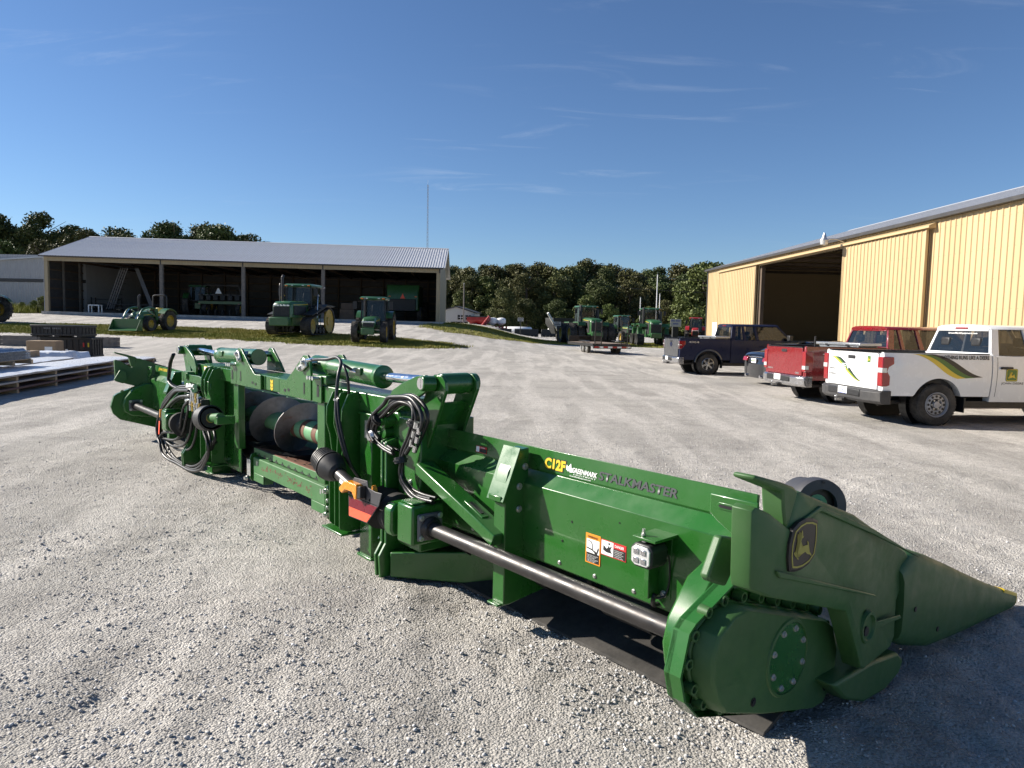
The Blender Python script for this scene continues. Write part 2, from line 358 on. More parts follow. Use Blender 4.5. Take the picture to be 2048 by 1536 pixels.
def verge(name, poly, label, nb, hh):
    P = np.array(poly); gx = np.arange(P[:, 0].min(), P[:, 0].max(), .22); gy = np.arange(P[:, 1].min(), P[:, 1].max(), .22); X, Y = np.meshgrid(gx, gy)
    cx, cy = X[:-1, :-1]+.11, Y[:-1, :-1]+.11
    keep = inside(cx+vn(cx*1.3, cy*1.3, 1)*1.3+vn(cx*4, cy*4, 2)*.5, cy+vn(cx*1.3, cy*1.3, 3)*1.0, poly)
    me = grid_mesh(name, X, Y, H(X, Y)+micro(X, Y)+.012, keep); me.materials.append(MATS['turf']); me.shade_smooth(); tag(link(name, me), label, 'verge', kind='structure')
    q = np.argwhere(keep); q = q[np.random.randint(len(q), size=nb)]; px = gx[q[:, 1]]+np.random.rand(nb)*.24+np.random.normal(0, .22, nb); py = gy[q[:, 0]]+np.random.rand(nb)*.24+np.random.normal(0, .22, nb)
    a = np.random.rand(nb)*6.28; w = np.random.uniform(.018, .04, nb); hgt = hh*np.random.uniform(.5, 1.3, nb)*(1+1.4*np.clip(vn(px*.8, py*.8, 4)+.1, 0, 1)); ln = np.random.uniform(-.5, .5, (nb, 2))*hgt[:, None]
    z = H(px, py)+micro(px, py)
    V = np.stack([np.stack([px-w*np.cos(a), py-w*np.sin(a), z], -1), np.stack([px+w*np.cos(a), py+w*np.sin(a), z], -1), np.stack([px+ln[:, 0], py+ln[:, 1], z+hgt], -1)], 1).reshape(-1, 3)
    me = np_mesh(name+'_grass', V, np.arange(nb*3).reshape(-1, 3)); me.materials.append(MATS['grass'])
    tag(link('grass', me), label.replace('turf', 'grass blades'), 'grass', kind='stuff')
verge('grass_verge', V1, 'strip of mown turf under the parked tractors in front of the shed', 85000, .08)
verge('grass_bank', V2, 'sloping turf bank running down from the shed towards the far tractors', 60000, .08)
verge('weedy_corner', V3, 'rough turf with tall weeds at the foot of the grey barn', 6000, .45)

# ---------------- ribbed metal buildings ----------------
M('tan_siding', (.37, .30, .19), .5, 0, .1, 2, 0, 1, 0, .4, .05)
M('grey_siding', (.36, .365, .38), .5, 0, .1, 2)
M('roof_metal', (.52, .53, .55), .42, .15, .14, .5)
M('wall_shade', (.065, .063, .062), .6, 0, .15, 1)  # dark tone standing in for shade on the shed's inner left wall
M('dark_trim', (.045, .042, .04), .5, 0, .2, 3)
M('wood', (.12, .085, .058), .8, 0, .3, 3, .2, 30)
M('grey_wood', (.19, .17, .15), .85, 0, .35, 4, .25, 40)
M('pale_wood', (.42, .31, .19), .8, 0, .25, 5, .15, 40)
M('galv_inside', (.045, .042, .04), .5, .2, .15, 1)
M('concrete', (.30, .29, .27), .9, 0, .2, 1.5, .1, 40)
m, nt, L, b = node_mat('yellow_siding'); b.inputs['Roughness'].default_value = .42; tcn = nt.nodes.new('ShaderNodeTexCoord'); oi = nt.nodes.new('ShaderNodeObjectInfo'); sp_ = nt.nodes.new('ShaderNodeSeparateXYZ'); L(tcn.outputs['Object'], sp_.inputs[0])
c = mixc(rmp(oi.outputs['Random'], 0, 1, 0, 1), (.465, .345, .185), (.515, .385, .21)); c = mixc(rmp(nz(1.1, 5, .7), .45, .75, 0, .35), c, (.43, .32, .18))
scr = mth('LESS_THAN', mth('FRACT', mth('MULTIPLY', sp_.outputs[2], 1.25), 0), .022); scr = mth('MULTIPLY', scr, mth('LESS_THAN', mth('FRACT', mth('ADD', mth('MULTIPLY', sp_.outputs[0], 4.374), -.35), 0), .12)); c = mixc(mth('MULTIPLY', scr, .6), c, (.12, .10, .08))     # screw heads along each girt
dirt = mth('MULTIPLY', rmp(sp_.outputs[2], .0, .75, 1, 0), rmp(nz(6, 6, .7), .35, .65, .1, .9)); L(mixc(dirt, c, (.30, .26, .20)), b.inputs['Base Color'])      # splashed mud near the ground
def ribbed(w, L_, pitch=.2286, rib=.03, flip=1):
    """sheet w wide (x), L_ long (z), ribs proud towards -y*flip"""
    pts = []; x = 0
    while x < w-1e-4:
        pts += [(x, 0), (x+.018, -rib*flip), (x+.05, -rib*flip), (x+.068, 0)]; x += pitch
    pts.append((w, 0)); n = len(pts)
    return MB().add([(p[0], p[1], z) for z in (0, L_) for p in pts], [(i, i+1, n+i+1, n+i) for i in range(n-1)])
def sheets(parent, name, mat, x0, x1, y, z0, z1, w=.9144, flip=1, rib=.026):
    """row of separate ribbed sheets along local x"""
    x = x0; cache = {}
    while x < x1-.02:
        ww = min(w, x1-x); k = round(ww, 3)
        if k not in cache: cache[k] = ribbed(ww, z1-z0, rib=rib, flip=flip).mesh(name, mat, 0)
        link(name, cache[k], parent).location = (x, y, z0); x += ww
    return cache
YB = thing('yellow_barn', 'long yellow ribbed metal barn with sliding doors standing open', 'barn', (11.483, 42.317, 0), math.degrees(math.atan2(-.9988, .0494)))
YL, YD, YE = 36., 17., 5.2
sheets(YB, 'siding_panel', 'yellow_siding', 0, 7.6, 0, 0, YE); sheets(YB, 'siding_panel', 'yellow_siding', 15.8, YL, 0, 0, YE)
sheets(YB, 'siding_panel', 'yellow_siding', 7.6, 15.8, 0, 4.82, YE)
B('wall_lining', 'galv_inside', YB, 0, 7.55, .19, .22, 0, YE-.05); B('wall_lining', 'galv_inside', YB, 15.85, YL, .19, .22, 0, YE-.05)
def door(x0, x1):
    d = MB().box(x0, x1, -.150, -.115, .06, 4.84).build('sliding_door', 'yellow_siding', YB)
    sheets(d, 'door_sheet', 'yellow_siding', x0, x1, -.153, .06, 4.84, .9144)
    B('edge_trim', 'yellow_siding', d, x0-.03, x0-.002, -.19, -.10, .05, 4.85); B('edge_trim', 'yellow_siding', d, x1+.002, x1+.03, -.19, -.10, .05, 4.85)
door(2.35, 7.56); door(15.86, 20.7)
MB().prism([(-.26, 4.86), (-.26, 4.93), (-.03, 5.03), (-.03, 4.86)], 'x', 2.2, 20.95).build('door_track', 'yellow_siding', YB, .006)
for x in (7.75, 15.65): B('door_post', 'wood', YB, x-.09, x+.09, .03, .2, 0, 4.82)
MB().prism([(-.20, YE-.10), (-.20, YE+.0), (-.18, YE+.02), (-.02, YE+.02), (-.02, YE-.10)], 'x', -.2, YL+.2).build('gutter', 'dark_trim', YB, .008)
RS = .293
def roof(parent, Lx, D, E, slope, ov, mat, name='roof_sheet', both=True):
    half = D/2; ln = math.hypot(half+ov, (half+ov)*slope); me = ribbed(.9144, ln, rib=.03, flip=1).mesh(name, mat, 0)
    n = int(math.ceil((Lx+.5)/.9144)); ang = math.atan2(slope, 1)
    for i in range(n):
        o = link(name, me, parent); o.location = (-.25+i*.9144, -ov, E-ov*slope+.09); o.rotation_euler = (ang-math.pi/2, 0, 0)
        if both: o = link(name, me, parent); o.location = (-.25+(i+1)*.9144, D+ov, E-ov*slope+.09); o.rotation_euler = (ang-math.pi/2, 0, math.pi)
    MB().prism([(half-.2, E+half*slope+.06), (half, E+half*slope+.15), (half+.2, E+half*slope+.06), (half, E+half*slope+.12)], 'x', -.27, n*.9144-.24).build('ridge_cap', mat, parent)
roof(YB, YL, YD, YE-.06, RS, .18, 'roof_metal')
MB().prism([(.1, YE+.02), (YD/2, YE+YD/2*RS-.02), (YD-.1, YE+.02), (YD/2, YE+YD/2*RS+.01)], 'x', .06, YL-.06).build('ceiling_shade_sheet', 'dark_trim', YB, 0)  # dark sheet added below the roofing so the ceiling reads as deep shade
gp = [(0, 0), (YD, 0), (YD, YE), (YD/2, YE+YD/2*RS), (0, YE)]
poly_plate('gable_wall', 'yellow_siding', YB, gp, 'x', -.012, .05, 0); poly_plate('gable_wall', 'yellow_siding', YB, gp, 'x', YL-.05, YL+.012, 0)
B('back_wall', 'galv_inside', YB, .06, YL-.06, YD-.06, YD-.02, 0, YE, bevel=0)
B('corner_trim', 'dark_trim', YB, -.06, .03, -.06, .05, 0, YE-.04)
for z in (.5, 1.3, 2.1, 2.9, 3.7, 4.5): B('girt', 'wood', YB, .1, YL-.1, YD-.12, YD-.062, z, z+.14)
for x in np.arange(2.4, YL-1, 2.4): B('pole', 'wood', YB, x-.08, x+.08, YD-.28, YD-.125, 0, YE)
for x in np.arange(1.2, YL-1, 2.4):
    MB().prism([(.25, YE-.2), (YD-.35, YE-.2), (YD-.35, YE-.06), (.25, YE-.06)], 'x', x-.03, x+.03).beam((x, .3, YE), (x, YD/2, YE+YD/2*RS-.1), .05, .14).beam((x, YD-.3, YE), (x, YD/2, YE+YD/2*RS-.1), .05, .14).build('roof_truss', 'wood', YB)
lm = MB().tube([(15.7, -.03, 5.02), (15.7, -.4, 5.14), (15.7, -.72, 5.12)], .022, 8).build('security_lamp', 'zinc', YB)
MB().lathe((15.7, -.84, 5.34), (0, 0, -1), [(.001, -.02), (.04, -.01), (.05, .06), (.075, .11), (.09, .18), (.145, .22), (.15, .26), (.145, .27)], 20).build('lamp_housing', 'zinc', lm)
MB().lathe((15.7, -.84, 5.07), (0, 0, -1), [(.145, 0), (.14, .07), (.13, .14), (.09, .16), (.001, .16)], 20).build('lamp_lens', 'clear_lens', lm)
B('notice_board', 'white_print', YB, 1.25, 2.0, -.075, -.045, 1.0, 2.12)

# open-fronted machine shed on the bank
SH = thing('machine_shed', 'long open-fronted shed with ribbed silver roof and tan end wall', 'shed', (-39.52, 60.2, 2.17)); SH.rotation_euler = (0, R(.472), R(3.47))
SL, SDp, SE, SS = 33.1, 15.8, 4.66, .30
roof(SH, SL, SDp, SE, SS, .35, 'roof_metal')
for i, x in enumerate((.14, 9.55, 16.37, 23.1, SL-.14)):
    B('post', 'tan_siding' if i in (0, 4) else 'grey_wood', SH, x-.14, x+.14, .02, .3, -.4, SE-.42)
px = (0, 9.55, 16.37, 23.1, SL)
for a, c_ in zip(px, px[1:]):
    f = B('header_board', 'tan_siding', SH, a+.01, c_-.01, -.02, .03, SE-.44, SE-.06)
    sheets(f, 'header_panel', 'tan_siding', a+.02, c_-.02, -.026, SE-.42, SE-.08, rib=.015)
    B('joint_trim', 'dark_trim', SH, c_-.05, c_+.05, -.06, -.03, SE-.46, SE-.04)
B('eave_trim', 'dark_trim', SH, -.25, SL+.3, -.36, -.30, SE-.13, SE-.03)
MB().prism([(.1, SE-.16), (SDp/2, SE+SDp/2*SS-.12), (SDp-.1, SE-.16), (SDp/2, SE+SDp/2*SS-.09)], 'x', .02, SL-.02).build('ceiling_shade_sheet', 'dark_trim', SH, 0)  # added dark sheet, stands in for the shade under the shed roof
gs = [(0, -.5), (SDp, -.5), (SDp, SE), (SDp/2, SE+SDp/2*SS), (0, SE)]
poly_plate('end_wall', 'tan_siding', SH, gs, 'x', SL+.0, SL+.05, 0); poly_plate('end_wall', 'grey_siding', SH, gs, 'x', -.05, 0, 0)
B('wall_shade_sheet', 'wall_shade', SH, .001, .004, .02, SDp-.06, -.45, SE-.1, bevel=0)  # thin dark sheet added to the wall to shade the left bay
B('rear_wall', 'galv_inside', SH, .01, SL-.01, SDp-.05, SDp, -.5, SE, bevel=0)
for z in (.3, 1.1, 1.9, 2.7, 3.5, 4.2):
    B('girt', 'wood', SH, .05, SL-.05, SDp-.12, SDp-.052, z, z+.13); B('girt', 'wood', SH, .006, .07, .3, SDp-.14, z, z+.13); B('girt', 'wood', SH, SL-.07, SL-.002, .3, SDp-.14, z, z+.13)
for y in np.arange(2.6, SDp-.5, 2.6): B('wall_pole', 'grey_wood', SH, .08, .24, y-.08, y+.08, -.3, SE); B('wall_pole', 'grey_wood', SH, SL-.24, SL-.08, y-.08, y+.08, -.3, SE)
for x in np.arange(2.4, SL-.5, 2.4): B('wall_pole', 'wood', SH, x-.08, x+.08, SDp-.28, SDp-.125, -.3, SE)
for x in np.arange(1.0, SL, 2.45):
    MB().beam((x, .35, SE-.25), (x, SDp-.3, SE-.25), .06, .2).beam((x, .35, SE-.12), (x, SDp/2, SE+SDp/2*SS-.15), .06, .16).beam((x, SDp-.3, SE-.12), (x, SDp/2, SE+SDp/2*SS-.15), .06, .16).build('roof_truss', 'wood', SH)
fl = MB().box(-.3, SL+.3, -.0, SDp, -.6, -.004).build('shed_floor', 'gravel', SH)
# grey barn beside it
GB = thing('grey_barn', 'pale grey metal barn wall with a dark band at the left edge', 'barn', (-58, 66.2, 2.0))
sheets(GB, 'siding_panel', 'grey_siding', 0, 18.4, 0, -.3, 5.35)
poly_plate('upper_wall', 'grey_siding', GB, [(0, 2.42), (18.4, 2.42), (18.4, 5.35), (12, 4.75), (0, 3.9)], 'y', .02, .06, 0)
B('band', 'dark_trim', GB, -.1, 18.45, -.07, -.035, 2.85, 3.15)
MB().prism([(0, 3.95), (18.6, 5.42), (18.6, 5.55), (0, 4.08)], 'y', -.3, 14).build('roof', 'roof_metal', GB)
B('side_wall', 'grey_siding', GB, 18.36, 18.42, .07, 13.9, -.3, 5.35)

# ---------------- the corn header: local x = forward, y = along the header to its far end, z = up ----------------
HD = thing('corn_header', 'long green folding corn header resting on the gravel in the foreground', 'header', (.6737, 2.5972, 0), 40)
G, HL = 'green_paint', 9.9
def fy(a, s): return a if s > 0 else HL-a
def mirp(poly, s): return [(fy(p[0], s), p[1]) for p in poly]
def hb(name, s, x0, x1, a0, a1, z0, z1, mat=G, bevel=.006, parent=None): return B(name, mat, parent or HD, x0, x1, fy(a0, s), fy(a1, s), z0, z1, bevel=bevel)
def hprof(name, s, poly, a0, a1, mat=G, bevel=.005, parent=None): return poly_plate(name, mat, parent or HD, poly, 'y', fy(a0, s), fy(a1, s), bevel)
def hface(name, s, poly, x0, x1, mat=G, bevel=.005, parent=None): return poly_plate(name, mat, parent or HD, mirp(poly, s), 'x', x0, x1, bevel)
def hose(pts, r, name='hose', mat='hose', n=8, parent=None): return MB().tube(pts, r, n, 6).build(name, mat, parent or HD, smooth=60)
NR = Vector((-.995, 0, .097)); UPB = Vector((.097, 0, .995)); RD = (0, -1, 0)
def on_band(a, z, off=.003): return Vector((.50+(z-.935)*.0976, a, z))+NR*off
PANEL = [(.53, 1.052), (.512, 1.058), (.50, .935), (.506, .926), (.432, .858), (.437, .445), (.455, .430), (.459, .44), (.452, .855), (.524, .926), (.52, .932)]
for s in (1, -1):
    bp = hprof('back_panel', s, PANEL, .03, 2.36, bevel=.003)
    bolts(bp, [(.436, fy(a, s), .475) for a in (.34, .62, .88, 1.14, 1.92)], (-1, 0, 0), .008, .007)
    bolts(bp, [(.434, fy(a, s), z) for a, z in ((1.12, .60), (.72, .79), (1.05, .72))], (-1, 0, 0), .005, .003, 'black_paint')
    if s > 0: continue
# lettering and decals on the near wing
text('C12F', bp.parent, 'yellow', on_band(1.345, .952), RD, UPB, .165, .062, .05, .0)
text('C12F', bp.parent, 'black_print', on_band(1.349, .947, .0015), RD, UPB, .175, .072, .06, .0)
lf = MB()
for t, l, w in ((1.95, .05, .012), (1.35, .058, .014), (.75, .05, .012)):
    o = on_band(1.152, .953, .003); d = Vector((0, -math.cos(t), 0))+UPB*math.sin(t); n_ = Vector((0, -math.sin(t), 0))-UPB*math.cos(t)
    lf.add([o+d*.01, o+d*l*.55+n_*w, o+d*l, o+d*l*.55-n_*w], [(0, 1, 2, 3)])
lf.build('leaf_emblem', 'white_print', HD, smooth=0)
text('GREENMARK', HD, 'white_print', on_band(1.128, .963), RD, UPB, .185, .027, .02, .2)
text('EQUIPMENT', HD, 'white_print', on_band(1.115, .950), RD, UPB, .165, .009, .01, .1, space=1.5)
text('GreenMarkEquipment.com', HD, 'white_print', on_band(1.142, .938), RD, UPB, .158, .009, .01, .2)
text('STALKMASTER', HD, 'grey_print', on_band(.932, .958), RD, UPB, .50, .046, .025, .12)
def sign(name, a0, a1, z0, z1, x, layers, parent=HD):
    """decal on a rear face: a0 is its left edge as read; layers = (u0,u1,v0,v1,material) in fractions"""
    p = B(name, layers[0][4], parent, x-.0016, x, a0, a1, z0, z1, bevel=0)
    for k, (u0, u1, v0, v1, m_) in enumerate(layers[1:]):
        t = x-.0016-.0004*(k+1); B('print', m_, p, t, t+.0003, a0+(a1-a0)*u0, a0+(a1-a0)*u1, z0+(z1-z0)*v0, z0+(z1-z0)*v1, bevel=0)
    return p
def on(x): return x
sg = sign('warning_decal', .945, .842, .535, .690, .434, [(0, 1, 0, 1, 'orange_print'), (.07, .93, .36, .82, 'white_print'), (.07, .93, .04, .36, 'black_print')])
text('WARNING', sg, 'black_print', (.431, .93, .668), RD, (0, 0, 1), .07, .012, .02)
pk = MB(); e = .4308
pk.add([(e, .935, .618), (e, .90, .613), (e, .872, .602), (e, .865, .59), (e, .90, .606), (e, .935, .611)], [(0, 1, 2, 3, 4, 5)]).add([(e, .93, .656), (e, .905, .652), (e, .897, .64), (e, .894, .61), (e, .898, .61), (e, .901, .638), (e, .907, .648), (e, .93, .652)], [tuple(range(8))]).add([(e, .885, .6), (e, .868, .58), (e, .852, .62), (e, .856, .63), (e, .868, .6), (e, .878, .608)], [tuple(range(6))])
pk.build('pictogram', 'black_print', sg, smooth=0)
for i in range(6): text('keep clear of header', sg, 'white_print', (.431, .93, .576-i*.0065), RD, (0, 0, 1), .075-.012*(i % 3), .0045, .01)
sg = sign('danger_decal', .838, .672, .603, .683, .434, [(0, 1, 0, 1, 'red_print'), (.02, .5, .05, .95, 'white_print'), (.5, .98, .05, .62, 'black_print')])
text('DANGER', sg, 'white_print', (.431, .745, .66), RD, (0, 0, 1), .06, .014, .02)
pk = MB().add([(e, .82, .655), (e, .80, .64), (e, .79, .648), (e, .785, .66), (e, .78, .648), (e, .765, .662), (e, .775, .64), (e, .77, .63), (e, .76, .624), (e, .80, .622), (e, .822, .63)], [tuple(range(11))]); pk.ico((e, .783, .668), .006, (.05, 1, 1)).build('pictogram', 'black_print', sg, smooth=0)
for i in range(5): text('rotating parts', sg, 'white_print', (.431, .748, .642-i*.0085), RD, (0, 0, 1), .06-.01*(i % 2), .005, .01)
ob = on_band(1.93, .968, .0025); d2 = B('danger_decal', 'red_print', HD, -.001, .0, -.055, .055, -.02, .02, bevel=0); d2.location = ob; d2.rotation_euler = (0, R(5.6), 0)
B('print', 'white_print', d2, -.0018, -.0012, .02, .052, -.017, .017, bevel=0); B('print', 'black_print', d2, -.0018, -.0012, -.052, .016, -.017, .006, bevel=0)
text('DANGER', d2, 'white_print', (-.0022, .008, .009), RD, (0, 0, 1), .045, .007, .02)
text('JOHN DEERE', HD, 'yellow', on_band(9.66, .985), RD, UPB, .46, .05, .02, .1)
for s in (1, -1):   # lug plate at the wing end
    lp_ = hface('end_bracket', s, [(-.03, .74), (.02, .66), (.10, .60), (.06, .72), (.04, .80), (.07, .88), (.16, .93), (.20, .96), (.20, 1.045), (-.03, 1.045)], .415, .428, bevel=.006)
    hface('slot_rim', s, [(.03, .985), (.15, .985), (.165, 1.0), (.15, 1.015), (.03, 1.015), (.015, 1.0)], .411, .4145, G, .002, lp_); hface('slot', s, [(.035, .993), (.145, .993), (.152, 1.0), (.145, 1.007), (.035, 1.007), (.028, 1.0)], .4095, .4105, 'black_paint', 0, lp_)
# work lamp on its bracket
br = MB().box(.36, .432, .47, .50, .5, .80).build('lamp_bracket', G, HD, .004)
MB().prism([(.27, .80), (.44, .80), (.44, .815), (.27, .812)], 'y', .37, .50).prism([(.436, .50), (.431, .50), (.431, .80), (.436, .80)], 'y', .40, .49).build('lamp_plate', G, br, .002)
bolts(br, [(.30, .46, .815)], (0, 0, 1), .008, .03); bolts(br, [(.43, .435, .52), (.43, .435, .70)], (-1, 0, 0), .012, .014)
wl_ = MB().prism([(.375, .70), (.395, .678), (.475, .678), (.50, .70), (.50, .765), (.475, .788), (.395, .788), (.375, .765)], 'x', .26, .37).build('work_lamp', 'black_plastic', br, .008)
MB().prism([(.385, .702), (.40, .688), (.47, .688), (.49, .702), (.49, .763), (.47, .778), (.40, .778), (.385, .763)], 'x', .252, .262).build('lens', 'clear_lens', wl_, .004)
for y in (.405, .445):
    for z in (.70, .74): B('reflector', 'chrome', wl_, .247, .2515, y, y+.028, z, z+.026, bevel=.004)
B('plug', 'black_plastic', wl_, .27, .34, .42, .45, .789, .80)
MB().tube([(.40, .46, .52), (.39, .465, .49), (.41, .475, .46), (.44, .47, .46)], .012, 6).build('cable_end', 'black_plastic', HD)
hose([(.33, .435, .75), (.40, .40, .72), (.43, .405, .60), (.42, .42, .52), (.40, .455, .50)], .005)

# supports, braces, drive and hinge of each wing
for s in (1, -1):
    st = hprof('support_leg', s, [(.30, .17), (.30, .75), (.275, .77), (.32, .93), (.40, 1.05), (.47, 1.055), (.47, .43), (.80, .34), (.80, .22), (.34, .165)], 1.445, 1.545)
    hb('leg_cap', s, .262, .272, 1.44, 1.55, .765, .80, parent=st); MB().prism([(.262, .77), (.272, .765), (.392, 1.06), (.384, 1.066)], 'y', fy(1.42, s), fy(1.57, s)).build('front_plate', G, st, .003)
    hb('foot', s, .27, .345, 1.46, 1.56, .158, .172, parent=st)
    bolts(st, [(x, fy(1.444, s), z) for x, z in ((.40, .84), (.40, .71), (.44, .95))], (0, -s, 0), .014, .012)
    bc = MB().beam((.30, fy(2.28, s), .825), (.30, fy(1.47, s), .545), .13, .075).build('diagonal_brace', G, HD, .008)
    MB().beam((.30, fy(1.80, s), .664+.037), (.30, fy(1.62, s), .60+.037), .05, .012).build('slot_rim', G, bc, .004); MB().beam((.30, fy(1.77, s), .654+.041), (.30, fy(1.65, s), .612+.041), .022, .012).build('slot', 'black_paint', bc)
    # diagonal box below the hinge
    d0 = Vector((.27, fy(2.60, s), 0)); d1 = Vector((.84, fy(1.92, s), 0)); dd = (d1-d0).normalized(); nn = Vector((dd.y, -dd.x, 0))*.07
    MB().loft([[d0-nn+Vector((0, 0, z)) for z in (.03, .20)]+[d0+nn+Vector((0, 0, z)) for z in (.20, .03)], [d1-nn+Vector((0, 0, z)) for z in (.03, .27)]+[d1+nn+Vector((0, 0, z)) for z in (.27, .03)]]).build('lower_arm', G, HD, .008)
    for k in (0, 1): hprof('hinge_plate', s, [(.17, .02), (.16, .17), (.21, .25), (.21, .95), (.40, 1.0), (.48, .75), (.48, .02)], 2.60+k*.055, 2.625+k*.055)
    gb = hb('gearbox', s, .085, .32, 2.07, 2.25, .385, .635, bevel=.014)
    hb('gearbox_lid', s, .10, .31, 2.09, 2.23, .636, .648, parent=gb)
    MB().prism([(.115, .415), (.295, .415), (.295, .585), (.115, .585)], 'y', fy(2.045, s), fy(2.069, s)).build('bearing_plate', 'grey_plastic', gb, .012)
    MB().lathe((.205, fy(2.045, s), .49), (0, -s, 0), [(.075, 0), (.072, .012), (.06, .02), (.058, .035), (.044, .036)], 28, True).build('bearing_boss', 'dark_steel', gb)
    bolts(gb, [(x, fy(2.045, s), z) for x in (.137, .273) for z in (.437, .563)], (0, -s, 0), .013, .012)
    MB().cyl((.205, fy(2.06, s), .49), (.205, fy(.02, s), .485), .043, n=32).build('drive_shaft', 'dark_steel', HD)
    MB().lathe((.205, fy(2.40, s), .50), (0, s, 0), [(.11, 0), (.13, .02), (.13, .08), (.10, .085), (.1, .1), (.13, .115), (.11, .13), (.135, .145), (.115, .16), (.14, .175), (.12, .19), (.145, .205), (.12, .22), (.15, .235), (.11, .25), (.09, .3)], 26, True).build('shaft_boot', 'rubber', HD)
    MB().prism([(.08, .40), (.31, .40), (.34, .45), (.34, .56), (.30, .61), (.09, .61), (.06, .57), (.06, .44)], 'y', fy(2.28, s), fy(2.37, s)).build('coupling_box', G, HD, .014)
    hp = hb('hinge_post', s, .29, .72, 2.30, 2.58, .25, 1.12, bevel=.01)  # post enlarged so that it throws more shadow around the hinge
    bolts(hp, [(.289, fy(a, s), z) for a, z in ((2.42, .70), (2.54, .78), (2.42, .42), (2.54, .36))], (-1, 0, 0), .013, .012)
    MB().cyl((.22, fy(2.68, s), 1.085), (.62, fy(2.68, s), 1.085), .052, n=24).cyl((.205, fy(2.68, s), 1.085), (.225, fy(2.68, s), 1.085), .035, n=18).build('hinge_pin', G, HD)
    MB().cyl((.24, fy(2.70, s), 1.0), (.5, fy(2.70, s), 1.0), .04, n=20).build('hinge_pin', G, HD)
    kn = hface('knuckle', s, [(2.58, .80), (2.56, 1.10), (2.60, 1.15), (2.68, 1.16), (2.75, 1.11), (2.76, 1.0), (2.70, .92), (2.66, .80)], .30, .60, bevel=.02)
    MB().lathe((.18, fy(2.79, s), .965), (1, 0, 0), [(.001, 0), (.03, .0), (.045, .015), (.045, .05), (.03, .06), (.03, .16)], 20).build('grease_cap', 'steel', kn)
    # fold arm, its link and the cylinder
    ap = [(2.10, 1.33), (2.105, 1.385), (2.15, 1.425), (2.23, 1.425), (2.29, 1.375), (2.555, .84), (2.53, .79), (2.40, .79), (2.36, .82)]
    hface('fold_arm', s, ap, .34, .365, bevel=.004); hface('fold_arm', s, ap, .585, .61, bevel=.004)
    MB().beam((.475, fy(2.215, s), 1.24), (.475, fy(2.47, s), .82), .015, .22, (1, 0, 0)).build('arm_web', G, HD)
    MB().cyl((.366, fy(2.20, s), 1.365), (.584, fy(2.20, s), 1.365), .068, n=28).build('arm_boss', G, HD, .006)
    MB().cyl((.25, fy(2.24, s), 1.37), (.339, fy(2.22, s), 1.367), .05, n=24).build('arm_pin', G, HD, .006); MB().cyl((.243, fy(2.24, s), 1.37), (.251, fy(2.24, s), 1.37), .038, n=20).box(.241, .2425, fy(2.245, s), fy(2.235, s), 1.34, 1.40).build('pin_cap', 'chrome', HD)
    MB().cyl((.611, fy(2.20, s), 1.365), (.645, fy(2.20, s), 1.365), .062, n=24).build('pin_collar', G, HD)
    hface('arm_link', s, [(2.76, 1.10), (2.76, 1.20), (2.68, 1.29), (2.56, 1.345), (2.38, 1.405), (2.28, 1.42), (2.23, 1.40), (2.22, 1.345), (2.27, 1.31), (2.66, 1.13), (2.70, 1.09)], .30, .325, bevel=.004)
    cy0 = (.48, fy(4.27, s), 1.375); cy1 = (.48, fy(3.15, s), 1.345); cb_ = MB().cyl(cy0, cy1, .083, n=36).build('cylinder_barrel', G, HD, .006)
    MB().lathe(cy1, (0, -s, -.02), [(.083, -.01), (.088, .0), (.088, .04), (.075, .045), (.04, .05)], 36, True).build('cylinder_gland', G, cb_)
    B('port_block', G, cb_, .385, .43, fy(3.30, s), fy(3.42, s), 1.345, 1.40)
    MB().cyl(cy1, (.48, fy(2.22, s), 1.365), .035, n=28).build('cylinder_rod', 'chrome', HD)
    # tower plates with their pins
    tp = [(4.05, 1.085), (4.05, 1.30), (4.07, 1.43), (4.12, 1.465), (4.20, 1.46), (4.40, 1.32), (4.56, 1.225), (4.72, 1.225), (4.72, 1.085)]
    tw = hface('tower_plate', s, tp, .325, .347, bevel=.003); hface('tower_plate', s, [(4.05, 1.228), (4.05, 1.30), (4.07, 1.43), (4.12, 1.465), (4.20, 1.46), (4.40, 1.32), (4.5, 1.228)], .645, .667, bevel=.003)
    MB().cyl((.315, fy(4.13, s), 1.40), (.67, fy(4.13, s), 1.40), .032, n=20).build('tower_pin', 'steel', HD)
    MB().prism(mirp([(4.09, 1.37), (4.11, 1.43), (4.15, 1.445), (4.19, 1.42), (4.24, 1.36), (4.23, 1.33), (4.20, 1.32)], s), 'x', .30, .32).build('pin_keeper', 'zinc', tw, .006)
    bolts(tw, [(.30, fy(4.215, s), 1.35), (.299, fy(4.14, s), 1.405)], (-1, 0, 0), .018, .022)
    for a, z in ((4.18, 1.18), (4.60, 1.13), (4.52, 1.14)): hb('slot', s, .3225, .3245, a-.012 if a < 4.3 else a-.03, a+.012 if a < 4.3 else a+.012, z-.05 if a < 4.3 else z-.012, z+.05 if a < 4.3 else z+.012, 'black_paint', 0, tw)
    vb = hface('valve_bracket', s, [(3.86, 1.08), (3.86, 1.30), (4.03, 1.305), (4.03, 1.085)], .33, .345, bevel=.004); hb('clamp', s, .346, .46, 3.80, 3.98, 1.232, 1.31, parent=vb, bevel=.012)
    for a in (3.90, 3.95, 4.0): MB().cyl((.28, fy(a, s), 1.285), (.329, fy(a, s), 1.285), .012, n=8).cyl((.27, fy(a, s), 1.285), (.29, fy(a, s), 1.285), .018, n=6).build('fitting', 'zinc', vb)
    hface('slot', s, [(3.90, 1.13), (3.90, 1.22), (3.93, 1.23), (3.94, 1.20), (3.94, 1.13)], .327, .3295, 'black_paint', 0, vb)
